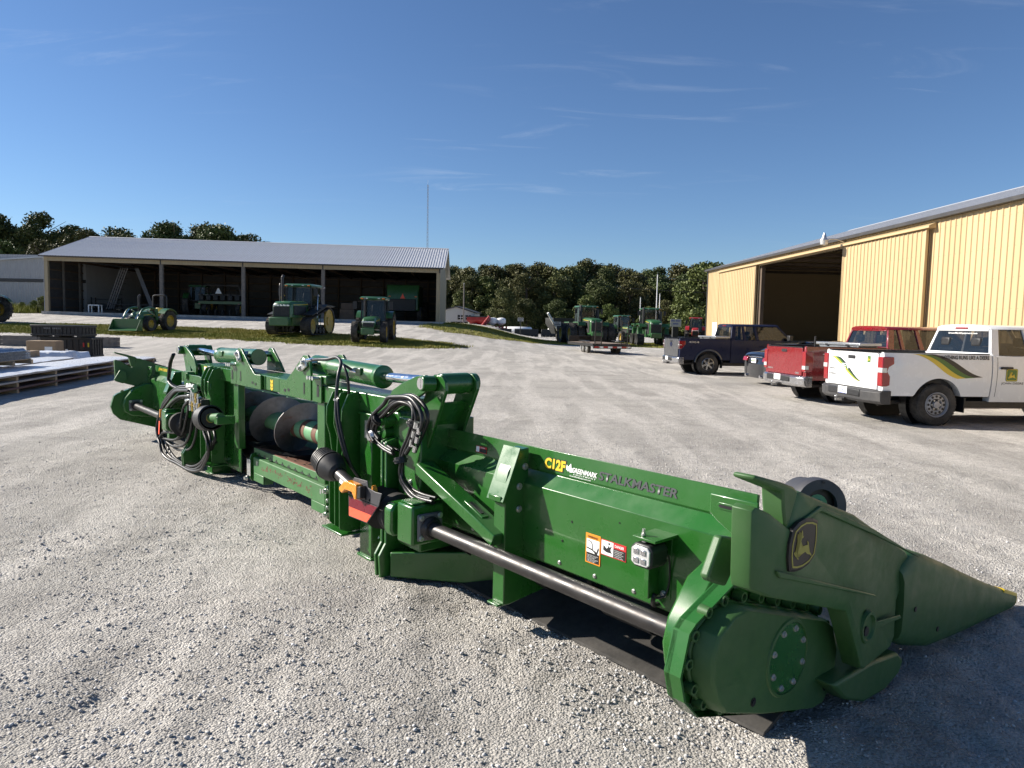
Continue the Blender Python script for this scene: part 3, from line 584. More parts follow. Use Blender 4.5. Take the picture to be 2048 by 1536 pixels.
    # centre frame uprights and the curved latch plates
    pr = hb('frame_post', s, .33, .56, 3.02, 3.20, .0, 1.085, bevel=.008); hb('foot_plate', s, .315, .575, 3.0, 3.22, -.01, .012, parent=pr)
    B('serial_plate', 'zinc', pr, .327, .3295, fy(3.08, s), fy(3.12, s), .90, 1.03, bevel=0)
    hb('post_cap', s, .325, .57, 3.0, 3.22, 1.065, 1.084, parent=pr)
    for a, k in ((3.25, 0), (3.37, 1), (3.50, 2)):
        hprof('latch_plate', s, [(.34, 1.23), (.26, 1.21), (.21, 1.10), (.205, .98), (.235, .88), (.21+.02*k, .76), (.19+.02*k, .68), (.19+.02*k, .20), (.26, .17), (.36, .17), (.38, .6), (.38, 1.08)], a, a+.014, bevel=.004)
    hb('latch_sill', s, .19, .40, 3.22, 3.56, .15, .166)
    hb('side_wall', s, .42, .435, 3.30, 3.88, .12, 1.084)
    hb('opening_jamb', s, .36, .43, 3.86, 4.0, .40, 1.084)
    hb('wing_skin', s, .60, .615, 2.40, 3.30, .3, 1.08)
bm_ = B('top_beam', G, HD, .352, .64, 2.62, HL-2.62, 1.087, 1.226, bevel=.008)
for a in (4.78, 5.12): B('weld_strip', G, bm_, .345, .3515, a-.006, a+.006, 1.09, 1.222)
MB().prism([(4.965+.03, 1.20), (4.965, 1.185), (4.965-.03, 1.20), (4.965-.03, 1.172), (4.965, 1.157), (4.965+.03, 1.172)], 'x', .3495, .3515).build('arrow_decal', 'yellow', bm_, smooth=0)
MB().prism([(4.965+.03, 1.165), (4.965, 1.15), (4.965-.03, 1.165), (4.965-.03, 1.137), (4.965, 1.122), (4.965+.03, 1.137)], 'x', .3495, .3515).build('arrow_decal', 'yellow', bm_, smooth=0)
MB().prism([(4.965+.03, 1.13), (4.965, 1.115), (4.965-.03, 1.13), (4.965-.03, 1.11), (4.965, 1.092), (4.965+.03, 1.11)], 'x', .3495, .3515).build('arrow_decal', 'yellow', bm_, smooth=0)
sg = sign('maintenance_decal', 6.86, 6.68, 1.115, 1.215, .351, [(0, 1, 0, 1, 'white_print'), (.03, .97, .84, .97, 'black_print')], bm_)
for i in range(8): B('print', 'black_print', sg, .3483, .3487, 6.84, 6.70, 1.125+i*.009, 1.128+i*.009, bevel=0)
sign('capacity_decal', 7.0, 6.9, 1.13, 1.21, .351, [(0, 1, 0, 1, 'yellow'), (.1, .9, .1, .4, 'black_print'), (.1, .9, .5, .9, 'white_print')], bm_)

# lower sill of the feeder opening, trough floor and auger
sl = MB().prism([(.40, .205), (.40, .355), (.405, .362), (.47, .362), (.47, .35), (.415, .35), (.415, .205)], 'y', 3.95, 5.60).build('lower_sill', 'worn_green', HD, .005)
for a in (3.95, 5.33): B('sill_foot', 'worn_green', sl, .40, .415, a, a+.27, .118, .204); B('foot_side', 'worn_green', sl, .416, .50, a, a+.012, .118, .204)
random.seed(3); sc_ = MB()
for i in range(70):
    a = random.uniform(4.22, 5.38); z = .285+random.gauss(0, .016); w = random.uniform(.004, .02); hh = random.uniform(.003, .012)
    sc_.add([(.3990, a+w, z-hh), (.3990, a+w*.4, z+hh*1.2), (.3990, a-w, z+hh), (.3990, a-w*.7, z-hh*.8)], [(0, 1, 2, 3)])
sc_.build('rust_scrapes', 'rusty', sl, smooth=0)
for a, z in ((5.50, .30), (4.03, .30)): B('bare_patch', 'zinc', sl, .3988, .3995, a-.012, a+.012, z-.012, z+.03, bevel=0)
eb = MB().prism([(.38, .14), (.40, .10), (.47, .12), (.47, .40), (.40, .385), (.38, .34)], 'y', 3.88, 3.90).build('sill_bracket', G, HD, .003)
MB().prism([(.38, .14), (.40, .10), (.47, .12), (.47, .40), (.40, .385), (.38, .34)], 'y', 5.64, 5.66).build('sill_bracket', G, HD, .003)
bolts(eb, [(.40, 3.879, z) for z in (.34, .26, .20, .14)], (0, -1, 0), .016, .014); bolts(eb, [(.37, 5.70, .13), (.37, 3.86, .15), (.37, 3.86, .35)], (-1, 0, 0), .018, .03)
B('bracket_plate', 'zinc', eb, .375, .379, 5.62, 5.72, .16, .33)
tf = MB().prism([(.455, .405), (.455, .432), (.47, .438), (.62, .40), (.80, .34), (1.0, .40), (1.0, .385), (.80, .325), (.62, .385), (.48, .405)], 'y', 3.86, 5.72).build('trough_floor', 'rust_floor', HD, .002)
B('floor_edge', 'worn_green', tf, .448, .4545, 3.87, 5.71, .372, .437, bevel=.003)
for i in range(11): B('edge_slot', 'black_paint', tf, .4455, .4475, 4.03+i*.15, 4.10+i*.15, .372, .385, bevel=0); B('edge_tab', 'black_paint', tf, .4455, .4475, 4.055+i*.15, 4.07+i*.15, .3855, .402, bevel=0)
bolts(tf, [(.52+.07*(i % 2), 4.0+i*.105, .428-.012*(i % 2)) for i in range(16)], (0, 0, 1), .008, .004, 'dark_steel')
ag = thing('auger', None, None); ag.parent = HD
AX, AZ, TR, FR = .80, .66, .105, .275
MB().cyl((AX, .5, AZ), (AX, HL-.5, AZ), TR, n=28).build('auger_tube', 'green_light', ag)
for a in (4.55, 4.78, 5.05, 5.28): MB().cyl((AX, a, AZ), (AX, a+.10, AZ), TR+.002, n=28, caps=False).build('rust_band', 'rusty', ag)
def flight(a0, a1, pitch, hand, ph, mat, r=FR):
    n = int(abs(a1-a0)/pitch*26); mb = MB(); rows = []
    for i in range(n+1):
        a = a0+(a1-a0)*i/n; t = ph+hand*2*math.pi*(a-a0)/pitch; c_, s_ = math.cos(t), math.sin(t)
        rows.append([(AX+c_*q, a+e_, AZ+s_*q) for q, e_ in ((TR, 0), ((TR+r)/2, .004), (r, 0), (r, .01), ((TR+r)/2, .012), (TR, .012))])
    return mb.loft(rows, True, True).build('auger_flight', mat, ag, smooth=50)
flight(9.3, 5.0, .70, 1, .9, 'auger_steel'); flight(.6, 4.05, .62, -1, 2.2, 'green_old')
pd = MB()
for k in range(2):
    t = .9+k*math.pi; c_, s_ = math.cos(t), math.sin(t); pd.add([(AX+c_*TR, 4.25, AZ+s_*TR), (AX+c_*FR, 4.28, AZ+s_*FR), (AX+c_*FR, 4.72, AZ+s_*FR), (AX+c_*TR, 4.78, AZ+s_*TR), (AX+c_*TR+.01, 4.25, AZ+s_*TR), (AX+c_*FR+.01, 4.28, AZ+s_*FR), (AX+c_*FR+.01, 4.72, AZ+s_*FR), (AX+c_*TR+.01, 4.78, AZ+s_*TR)], [(0, 1, 2, 3), (4, 5, 6, 7), (0, 1, 5, 4), (1, 2, 6, 5), (2, 3, 7, 6)])
pd.build('auger_paddle', 'green_old', ag)
MB().prism([(1.02, .38), (1.10, .45), (1.15, .70), (1.17, .70), (1.12, .44), (1.02, .365)], 'y', .2, HL-.2).build('trough_front', 'green_old', HD)

# row units and the hoods between them
hm = None
for k in range(11):
    a = .762*(k+1)+.378
    if hm is None:
        n = 10; rg = []
        for b_, w, zt, zb in ((1.12, .15, .86, .55), (1.5, .15, .78, .42), (1.9, .14, .62, .28), (2.2, .11, .46, .16), (2.6, .06, .27, .08), (2.95, .018, .10, .05)):
            rg.append([(b_, -w*math.cos(math.pi*i/n), zb+(zt-zb)*math.sin(math.pi*i/n)**.75) for i in range(n+1)])
        m_ = MB(); nr = n+1; m_.loft(rg, False); hm = m_.mesh('row_hood', 'green_plastic')
        rim = MB().tube([(1.12, -.14*math.cos(math.pi*i/n), .55+.30*math.sin(math.pi*i/n)**.75) for i in range(n+1)], .014, 6, 1).mesh('hood_rim', 'green_light')
    h_ = link('row_hood', hm, HD); h_.location = (0, a, 0); r_ = link('hood_rim', rim, h_)
rum = None
for k in range(12):
    a = .762*k+.76
    if rum is None:
        rum = MB().box(.55, .95, -.13, .13, .24, .40).box(.95, 2.3, -.14, -.10, .12, .20).box(.95, 2.3, .10, .14, .12, .20).cyl((.62, -.16, .31), (.62, .16, .31), .10, n=16).mesh('row_unit', 'black_paint')
    link('row_unit', rum, HD).location = (0, a, 0)
pn = MB().prism([(.53, .012), (.535, .03), (.80, .11), (1.3, .16), (1.3, .14), (.80, .085)], 'y', -.04, HL/2-1.6).build('skid_pan', 'rubber', HD, .004)
MB().prism([(.53, .012), (.535, .03), (.80, .11), (1.3, .16), (1.3, .14), (.80, .085)], 'y', HL/2+1.6, HL-.1).build('skid_pan', 'rubber', HD, .004)

# ---- end drive case, cover, shield and snout (near end, then mirrored) ----
PL = [(.36, .80), (0, .655), (-.04, .625), (-.085, .47), (-.055, .366), (.03, .28), (.75, .05), (1.0, .04), (1.10, .28), (1.0, .50)]
CB = [(.353, .635), (.226, .677), (.137, .67), (.042, .617), (.009, .545), (.009, .455), (.045, .365), (.105, .295), (.387, .195), (.811, .072), (.905, .070), (1.0, .155), (1.017, .29), (.967, .411), (.894, .459)]
for s in (1, -1):
    def Y_(a): return fy(a, s)
    ep = hprof('end_plate', s, PL, .0, .03)
    fl = MB()
    for p, q in zip(PL[:8], PL[1:8]): fl.beam((p[0], Y_(-.012), p[1]), (q[0], Y_(-.012), q[1]), .075, .012, (0, 1, 0)) if False else fl.add([(p[0], Y_(.03), p[1]), (q[0], Y_(.03), q[1]), (q[0], Y_(-.045), q[1]), (p[0], Y_(-.045), p[1]), (p[0]+.012, Y_(.03), p[1]-.004), (q[0]+.012, Y_(.03), q[1]-.004), (q[0]+.012, Y_(-.045), q[1]-.004), (p[0]+.012, Y_(-.045), p[1]-.004)], [(0, 1, 2, 3), (4, 5, 6, 7), (0, 1, 5, 4), (1, 2, 6, 5), (2, 3, 7, 6), (3, 0, 4, 7)])
    fl.build('plate_flange', G, ep, .003)
    cen = (.5, .385); ins = lambda f: [(cen[0]+(p[0]-cen[0])*f, cen[1]+(p[1]-cen[1])*f) for p in CB]
    rim = hprof('cover_rim', s, ins(1.055), -.002, -.034, 'green_plastic', .008, ep)
    cv = MB(); ring = lambda f, a: [(x, Y_(a), z) for x, z in ins(f)]
    cv.loft([ring(1.03, -.034), ring(1.02, -.05), ring(.99, -.105), ring(.965, -.116), ring(.5, -.118)]).build('gear_cover', 'green_plastic', ep, .004)
    bs = [(.176, .70), (.074, .679), (-.006, .61), (-.038, .509), (-.002, .401), (.063, .322), (.18, .262), (.31, .22), (.442, .18), (.58, .138), (.309, .685), (.439, .650), (.57, .605), (.70, .56), (.83, .517), (.95, .47), (1.03, .38), (1.05, .27)]
    for x, z in bs:
        x = cen[0]+(x-cen[0])*1.0; q = MB().lathe((x, Y_(-.03), z), (0, -s, 0), [(.024, -.02), (.022, .022), (.014, .022), (.013, .008), (.001, .008)], 14).build('boss', 'green_plastic', rim)
        MB().cyl((x, Y_(-.031), z), (x, Y_(-.0405), z), .0125, n=6).build('bolt', 'dark_steel', q)
    dc = MB().lathe((.548, Y_(-.114), .39), (0, -s, 0), [(.168, 0), (.162, .010), (.151, .012), (.149, .006)], 40).build('access_ring', 'green_plastic', ep)
    MB().cyl((.548, Y_(-.115), .39), (.548, Y_(-.122), .39), .1475, n=40).build('access_cover', G, dc)
    bolts(dc, [(.548+.125*math.cos(t), Y_(-.122), .39+.125*math.sin(t)) for t in [math.pi/8+i*math.pi/4 for i in range(8)]], (0, -s, 0), .010, .010)
    bolts(ep, [(.30, Y_(-.117), .28), (.90, Y_(-.117), .15)], (0, -s, 0), .013, .005, 'black_paint')
    # inner housing with the far bearing
    ih = hprof('drive_housing', s, [(.36, .80), (.20, .74), (.08, .60), (.05, .50), (.07, .40), (.16, .34), (.45, .30), (.50, .78)], .031, .15, bevel=.012)
    MB().prism([(.12, .41), (.30, .41), (.30, .57), (.12, .57)], 'y', Y_(.151), Y_(.17)).build('bearing_plate', 'grey_plastic', ih, .01)
    bolts(ih, [(x, Y_(.17), z) for x in (.14, .28) for z in (.43, .55)], (0, s, 0), .012, .01); MB().cyl((.205, Y_(.17), .487), (.205, Y_(.20), .487), .062, n=24).build('bearing_boss', 'dark_steel', ih)
    # end shield: crowned moulding
    SHP = [(.01, 1.125), (.035, 1.135), (.10, 1.11), (.215, 1.02), (.24, 1.02), (.31, 1.15), (.35, 1.147), (.55, 1.075), (.81, .985), (.94, .924), (1.557, .664), (1.68, .58), (1.55, .52), (1.45, .44), (1.455, .25), (1.40, .215), (1.02, .235), (.965, .26), (.80, .52), (.765, .575), (.14, .785), (.03, .835), (.02, .86)]
    so = (.75, .72)
    def sring(f, a): return [(so[0]+(x-so[0])*f, Y_(a+.10*max(0, x-.9)), so[1]+(z-so[1])*f) for x, z in SHP]
    es = MB().loft([sring(1, -.165), sring(1, -.215), sring(.988, -.24), sring(.96, -.25), sring(.6, -.262)]).build('end_shield', 'green_plastic', HD, .003, smooth=38)
    FG = [(.015, 1.25), (.01, 1.232), (.205, 1.165), (.215, 1.10), (.235, 1.03), (.255, 1.025), (.315, 1.15), (.285, 1.172), (.20, 1.20)]
    hprof('shield_horn', s, FG, -.25, -.16, 'green_plastic', .014, es)
    hprof('inner_flap', s, [(-.02, .85), (.0, .83), (.10, .79), (.16, .86), (.14, .97), (.06, .99)], -.10, -.06, 'green_plastic', .01, es)
    MB().loft([[(x, Y_(a), z) for x, z in ((.16, .885), (1.0, .60), (1.02, .585), (.18, .855))] for a in (-.255, -.270)]).build('moulded_recess', 'green_plastic', es, .004)
    MB().loft([[(x, Y_(-.250-h_), z) for x, z in ((.30, 1.02), (.47, 1.055), (.95, .88), (1.5, .665), (.96, .90), (.47, 1.075), (.29, 1.035))] for h_ in (0, .016)]).build('moulded_ridge', 'green_plastic', es, .004)
    MB().lathe((1.0, Y_(-.238), .445), (0, -s, 0), [(.075, 0), (.07, .016), (.058, .016), (.05, .004), (.001, .003)], 28).build('round_recess', 'green_plastic', es)
    MB().cyl((.985, Y_(-.243), .43), (.985, Y_(-.249), .43), .022, n=14).build('recess_hole', 'black_paint', es)
    MB().loft([[(x, Y_(-.222-h_), z) for x, z in ((1.08, .44), (1.38, .40), (1.40, .38), (1.10, .40))] for h_ in (0, .012)]).build('moulded_step', 'green_plastic', es, .003)
    def nring(b_, zt, zb, a0, a1):
        c0, zc_ = (a0+a1)/2, (zt+zb)/2; w, h_ = (a1-a0)/2, (zt-zb)/2
        return [(b_, Y_(c0+w*math.copysign(abs(math.cos(t))**.32, math.cos(t))), zc_+h_*math.copysign(abs(math.sin(t))**.4, math.sin(t))) for t in [i*math.pi/9 for i in range(18)]]
    sn = MB().loft([nring(1.47, .60, .22, -.215, .14), nring(1.62, .66, .15, -.222, .13), nring(1.85, .585, .085, -.228, .10), nring(2.15, .47, .06, -.236, .05), nring(2.4, .37, .045, -.242, .0), nring(2.7, .255, .035, -.252, -.06), nring(3.02, .145, .025, -.265, -.15), nring(3.12, .115, .025, -.265, -.19)]).build('snout', 'green_plastic', HD, smooth=45)
    MB().loft([nring(2.88, .195, .165, -.262, -.10), nring(3.125, .112, .085, -.268, -.185), nring(3.15, .10, .03, -.262, -.19)]).build('wear_tip', 'yellow', sn)
    bolts(sn, [(1.60, Y_(-.213), .37), (1.90, Y_(-.22), .19)], (0, -s, 0), .014, .012, 'dark_steel')
    MB().tube([(2.3, Y_(-.10), .10), (2.5, Y_(-.10), .03), (2.62, Y_(-.10), .012)], .02, 8).build('snout_stop', 'black_paint', sn)
    sh_ = MB().loft([[(x, Y_(a), z) for x, z in ((.80, .22), (.93, .11), (1.12, .035), (1.36, .02), (1.51, .055), (1.56, .11), (1.48, .17), (1.2, .21))] for a in (-.20, -.17, .06, .10)]).build('divider_shoe', 'green_plastic', HD, .015)
    # end auger cone
    ea = MB().lathe((1.72, Y_(.36), .76), (-.55, -s*.83, .1), [(.095, 0), (.095, .03), (.15, .03), (.156, .0), (.156, -.05), (.146, -.06), (.14, -.20)], 32).build('end_auger', 'bracket_grey' if 'bracket_grey' in MATS else M('bracket_grey', (.05, .05, .055), .5, 0, .1, 5).name, HD)
    MB().cyl((1.74, Y_(.39), .757), (1.73, Y_(.375), .758), .098, n=24).build('auger_recess', 'black_paint', ea)
    MB().lathe((1.735, Y_(.383), .758), (-.55, -s*.83, .1), [(.001, .045), (.03, .045), (.035, .02), (.06, .015), (.06, 0)], 16).build('hub', 'green_light', ea)
    MB().lathe((1.78, Y_(.45), .72), (.78, s*.1, -.42), [(.14, 0), (.11, .25), (.07, .55), (.03, .72), (.001, .74)], 24).build('auger_cone', 'black_plastic', ea)
    bolts(ea, [(1.715+.0*t, Y_(.335), .76+.138*math.sin(t)) for t in (1.5,)], (-.5, -s*.8, .1), .006, .004, 'black_paint')
# emblem on the near shield (drawn on the face a = -.262)
EY = -.2685
def ering(f, y): c0 = (.338, .952); return [(c0[0]+(x-c0[0])*f, y, c0[1]+(z-c0[1])*f) for x, z in ((.262, 1.018), (.30, 1.035), (.345, 1.041), (.395, 1.034), (.432, 1.020), (.436, .985), (.434, .94), (.424, .895), (.385, .872), (.33, .862), (.285, .864), (.250, .872), (.240, .92), (.243, .97))]
em = MB().loft([ering(1.08, -.255), ering(1.08, EY), ering(1.0, EY-.003)]).build('emblem', 'brown_print', HD, smooth=0)
MB().loft([ering(.93, EY-.0035), ering(.93, EY-.0045), ering(.86, EY-.0045), ering(.86, EY-.0035)], True, False).build('emblem_border', 'olive_print', em, smooth=0)
DEER = [(517, 540), (535, 575), (535, 640), (530, 665), (555, 652), (540, 690), (515, 702), (500, 760), (502, 830), (520, 850), (580, 832), (625, 825), (636, 800), (632, 765), (616, 738), (648, 775), (652, 810), (640, 835), (648, 890), (660, 950), (690, 990), (708, 1050), (690, 1035), (670, 1010), (615, 995), (575, 952), (530, 985), (480, 997), (388, 988), (400, 1030), (445, 1080), (440, 1105), (415, 1080), (372, 1020), (355, 978), (385, 945), (432, 922), (445, 860), (460, 780), (425, 765), (430, 745), (470, 715), (492, 685), (500, 660), (480, 650), (450, 665), (425, 698), (440, 660), (430, 628), (452, 645), (480, 632), (492, 620), (470, 575), (498, 605), (510, 630), (522, 600)]
def deer(parent, mat, o, U_, V_, k, name='leaping_deer'):
    """leaping deer silhouette, k metres per unit, triangulated"""
    o = Vector(o); U_ = Vector(U_); V_ = Vector(V_); b_ = bmesh.new(); f = b_.faces.new([b_.verts.new(o+U_*((x-530)*k)+V_*((800-y)*k)) for x, y in DEER]); bmesh.ops.triangulate(b_, faces=[f])
    m_ = bpy.data.meshes.new(name); b_.to_mesh(m_); b_.free(); m_.materials.append(MATS[mat]); return link(name, m_, parent)
deer(em, 'olive_print', (.318+13*.000386, EY-.005, 1.012-260*.000207-13*.000071), (.000386, 0, -.000071), (-.000024, 0, .000207), 1)

# ---- shafts, lamps, hoses of the centre section ----
def P3(l, b_=.2, db=0): return [(b_+db, a, z) for a, z in l]
ax0, ax1 = Vector((.10, 3.36, .735)), Vector((.10, 2.72, .575)); dv = (ax1-ax0).normalized()
MB().lathe(ax0, dv, [(.04, -.03), (.05, -.01), (.055, 0)]+[q for i in range(6) for q in ((.09+.004*i, .008+i*.026), (.09+.004*i, .018+i*.026), (.06+.004*i, .020+i*.026), (.06+.004*i, .030+i*.026))]+[(.108, .165), (.10, .20), (.07, .27), (.05, .29)], 30, True).build('shaft_guard', 'black_plastic', HD, smooth=20)
tb = MB().cyl(ax0+dv*.25, ax1+dv*.1, .042, n=24).build('shaft_tube', 'dark_steel', HD)
lb = MB().box(-.001, .001, -.075, .075, -.016, .016).build('shaft_decal', 'white_print', tb); lb.location = ax0+dv*.47+Vector((-.0435, 0, 0)); lb.rotation_euler = (R(-math.degrees(math.atan2(dv.z, -dv.y))) if False else R(14), 0, 0)
bk = hface('marker_bracket', 1, [(2.83, .575), (2.83, .61), (2.74, .705), (2.56, .712), (2.55, .67), (2.46, .66), (2.37, .665), (2.41, .573)], .045, .052, 'grey_plastic', .002)
bk.data.materials.clear(); bk.data.materials.append(MATS['bracket_grey'])
rf = hface('reflector_panel', 1, [(2.815, .568), (2.41, .573), (2.555, .432), (2.81, .424)], .042, .0445, 'bracket_grey', 0, bk)
hface('red_stripe', 1, [(2.805, .562), (2.42, .567), (2.492, .5), (2.805, .494)], .0400, .0415, 'red_dark', 0, rf); hface('fluorescent_stripe', 1, [(2.805, .492), (2.494, .498), (2.557, .438), (2.805, .43)], .0400, .0415, 'red_fluor', 0, rf)
al = hface('amber_lamp', 1, [(2.87, .605), (2.865, .62), (2.80, .672), (2.76, .683), (2.63, .682), (2.615, .67), (2.62, .585), (2.645, .575), (2.665, .60), (2.685, .622), (2.78, .618), (2.83, .585)], -.005, .044, 'amber', .006, bk)
hface('amber_lamp', 1, [(2.52, .69), (2.50, .66), (2.49, .60), (2.53, .60)], .056, .09, 'amber', .004, bk)
hface('lamp_back', 1, [(2.61, .67), (2.57, .68), (2.57, .60), (2.62, .585)], .0, .044, 'black_plastic', .004, bk)
bolts(bk, [(.044, a, .59) for a in (2.79, 2.58, 2.53)], (-1, 0, 0), .007, .005, 'black_paint')
R1 = [(2.495, .895), (2.65, .916), (2.77, .975), (2.755, 1.064), (2.613, 1.15), (2.48, 1.222), (2.371, 1.245), (2.273, 1.219), (2.238, 1.153), (2.263, 1.089), (2.332, 1.0), (2.392, .90), (2.416, .80), (2.39, .72), (2.31, .668), (2.20, .652), (2.05, .66)]
for k in range(5):
    rnd = random.Random(k); hose([(.205+.014*(k % 3)+rnd.uniform(-.01, .01), a+.016*math.cos(k*1.3+i*.35), z+.016*math.sin(k*1.3+i*.35)) for i, (a, z) in enumerate(R1)], .0115)
for k in range(3): hose([(.19+.02*k, a+.02*math.cos(k*2+i*.5), z+.02*math.sin(k*2+i*.5)) for i, (a, z) in enumerate([(2.70, .93), (2.80, 1.0), (2.75, 1.09), (2.60, 1.187), (2.556, 1.235), (2.462, 1.258), (2.3, 1.275), (2.196, 1.236), (2.145, 1.186), (2.144, 1.127), (2.21, 1.04), (2.30, .93)])], .014)
for p, d_ in (((.205, 2.70, 1.09), (0, -.6, .5)), ((.205, 2.25, 1.12), (0, .1, -1)), ((.2, 2.40, .86), (0, -.3, -1))):
    d_ = Vector(d_).normalized(); MB().cyl(Vector(p)-d_*.02, Vector(p)+d_*.02, .042, n=10).cyl(Vector(p)-d_*.004, Vector(p)+d_*.004, .05, n=8).build('hose_tie', 'black_plastic', HD)
for k in range(6): MB().cyl((.19, 2.20-.012*k+.05*(k % 2), .985+.03*k), (.19, 2.215-.012*k+.05*(k % 2), .945+.03*k), .017, n=10).build('hose_sleeve', 'zinc' if k % 2 else 'chrome', HD)
hose([(.30, 3.98, 1.43), (.28, 3.80, 1.445), (.28, 3.634, 1.455), (.29, 3.50, 1.475), (.27, 3.385, 1.441), (.22, 3.326, 1.356), (.19, 3.30, 1.19), (.17, 3.25, 1.028), (.20, 3.165, .764), (.30, 3.12, .58)], .0135)
hose([(.19, 3.28, 1.2), (.18, 3.22, 1.0), (.22, 3.14, .72), (.32, 3.10, .55)], .011); hose([(.40, 3.42, 1.37), (.33, 3.47, 1.42), (.30, 3.40, 1.41), (.30, 3.34, 1.34), (.31, 3.335, 1.2)], .011)
MB().cyl((.30, 4.06, 1.425), (.29, 3.94, 1.437), .016, n=8).build('hose_fitting', 'chrome', HD); MB().cyl((.39, 3.36, 1.37), (.39, 3.46, 1.375), .015, n=8).build('hose_fitting', 'chrome', HD); MB().cyl((.19, 3.30, 1.165), (.19, 3.30, 1.18), .022, n=10).build('hose_clip', 'zinc', HD)
# far side: multi-coupler with its loops of hose, and the drive stub in its holder
LU = [(6.84, .971), (7.169, .945), (7.492, .905), (7.80, .79), (8.10, .63), (8.30, .42), (8.25, .28), (8.12, .19), (8.05, .09), (7.86, .03), (7.55, .0), (7.0, .02), (6.6, .12), (6.38, .24), (6.22, .36), (6.15, .47), (6.26, .57), (6.31, .63)]
for k in range(3): hose([(.14+.03*k+.02*math.sin(i*.7+k), a+.05*(k-1)*(i > 2)*(i < 15), max(z+.025*(k-1), .02)) for i, (a, z) in enumerate(LU)], .0165)
for k in range(2): hose([(.15+.03*k, a+.04*k, z-.11-.02*k) for a, z in [(6.84, .99), (7.10, .97), (7.35, .93), (7.66, .83), (8.0, .68), (8.22, .50), (8.2, .38)]], .0165)
for k, l in enumerate(([(6.849, .823), (7.027, .746), (7.138, .605), (7.198, .491), (7.417, .401), (7.9, .34), (8.12, .25)], [(6.90, .80), (7.038, .60), (7.18, .44), (7.5, .30), (7.95, .25), (8.1, .24)], [(6.80, .78), (6.90, .58), (7.0, .42), (7.25, .27), (7.7, .19), (8.05, .21)], [(6.70, .78), (6.80, .56), (6.88, .40), (7.1, .24), (7.6, .16), (8.0, .20)])): hose([(.13+.025*k, a, z) for a, z in l], .0155)
for k in range(4): hose([(.28+.012*k, a+.025*k, z) for a, z in [(8.02, 1.30), (8.16, 1.20), (8.24, 1.05), (8.26, .95), (8.10, .90), (7.763, .885), (7.288, .90), (6.9, .92)]], .016)
for k in range(3): hose([(.2+.03*k, 6.40+.05*k, .64), (.2+.03*k, 6.42+.05*k, .45), (.2+.03*k, 6.36+.05*k, .33), (.22+.03*k, 6.28+.05*k, .42)], .013)
cp = hface('coupler_plate', 1, [(6.38, 1.06), (6.40, .78), (6.55, .80), (6.60, .92), (6.75, 1.0), (7.30, 1.03), (7.36, 1.06), (7.30, 1.10), (6.8, 1.11)], .23, .245, G)
for k, (a, z) in enumerate(((6.95, .985), (6.93, .945), (7.03, .865), (7.0, .83))):
    MB().cyl((.19, a-.15, z+.01), (.19, a+.12, z-.02), .026, n=10).cyl((.19, a-.05, z), (.19, a, z), .034, n=6).build('quick_coupler', 'zinc', cp)
B('coupler_block', 'dark_steel', cp, .14, .23, 6.42, 6.80, .80, .88); random.seed(5)
for k in range(9): a = 6.44+.042*k; z = .79+.1*(k % 2); MB().cyl((.12, a, z), (.16, a, z+.01), .019, n=6).cyl((.13, a, z-.06), (.13, a, z+.05), .014, n=8).build('coupler_fitting', 'zinc' if k % 3 else 'brass', cp)
MB().beam((.15, 6.62, .86), (.12, 6.70, .98), .03, .02).build('coupler_handle', 'zinc', cp)
gs_ = Vector((0, .9, -.12)).normalized()
hd_ = MB().lathe((.12, 6.0, .735), gs_, [(.12, 0), (.135, .01), (.135, .20), (.12, .21), (.10, .02), (.05, .02)], 32).build('stub_holder', 'black_plastic', HD)
MB().cyl(Vector((.12, 6.0, .735))-gs_*.28, Vector((.12, 6.0, .735))+gs_*.1, .045, n=20).build('drive_stub', 'green_old', hd_); MB().cyl(Vector((.12, 6.0, .735))+gs_*.01, Vector((.12, 6.0, .735))+gs_*.05, .05, n=16).build('stub_collar', 'brass', hd_)
B('stub_arm', G, hd_, .08, .26, 5.70, 5.80, .70, .78); B('id_plate', 'white_print', HD, .3265, .3290, 6.72, 6.80, .33, .41, bevel=0)
hface('reflector_panel', 1, [(8.06, .30), (8.02, .30), (7.98, .47), (8.02, .47)], .10, .104, 'red_fluor', 0); hface('amber_lamp', 1, [(8.0, .52), (7.97, .52), (7.95, .62), (7.98, .62)], .10, .13, 'amber', .003); B('lamp_body', 'black_plastic', HD, .11, .22, 7.78, 7.97, .47, .60, bevel=.02)
MB().cyl((.36, 3.09, .30), (.40, 3.03, .15), .018, n=12).build('lock_pin', 'steel', HD)

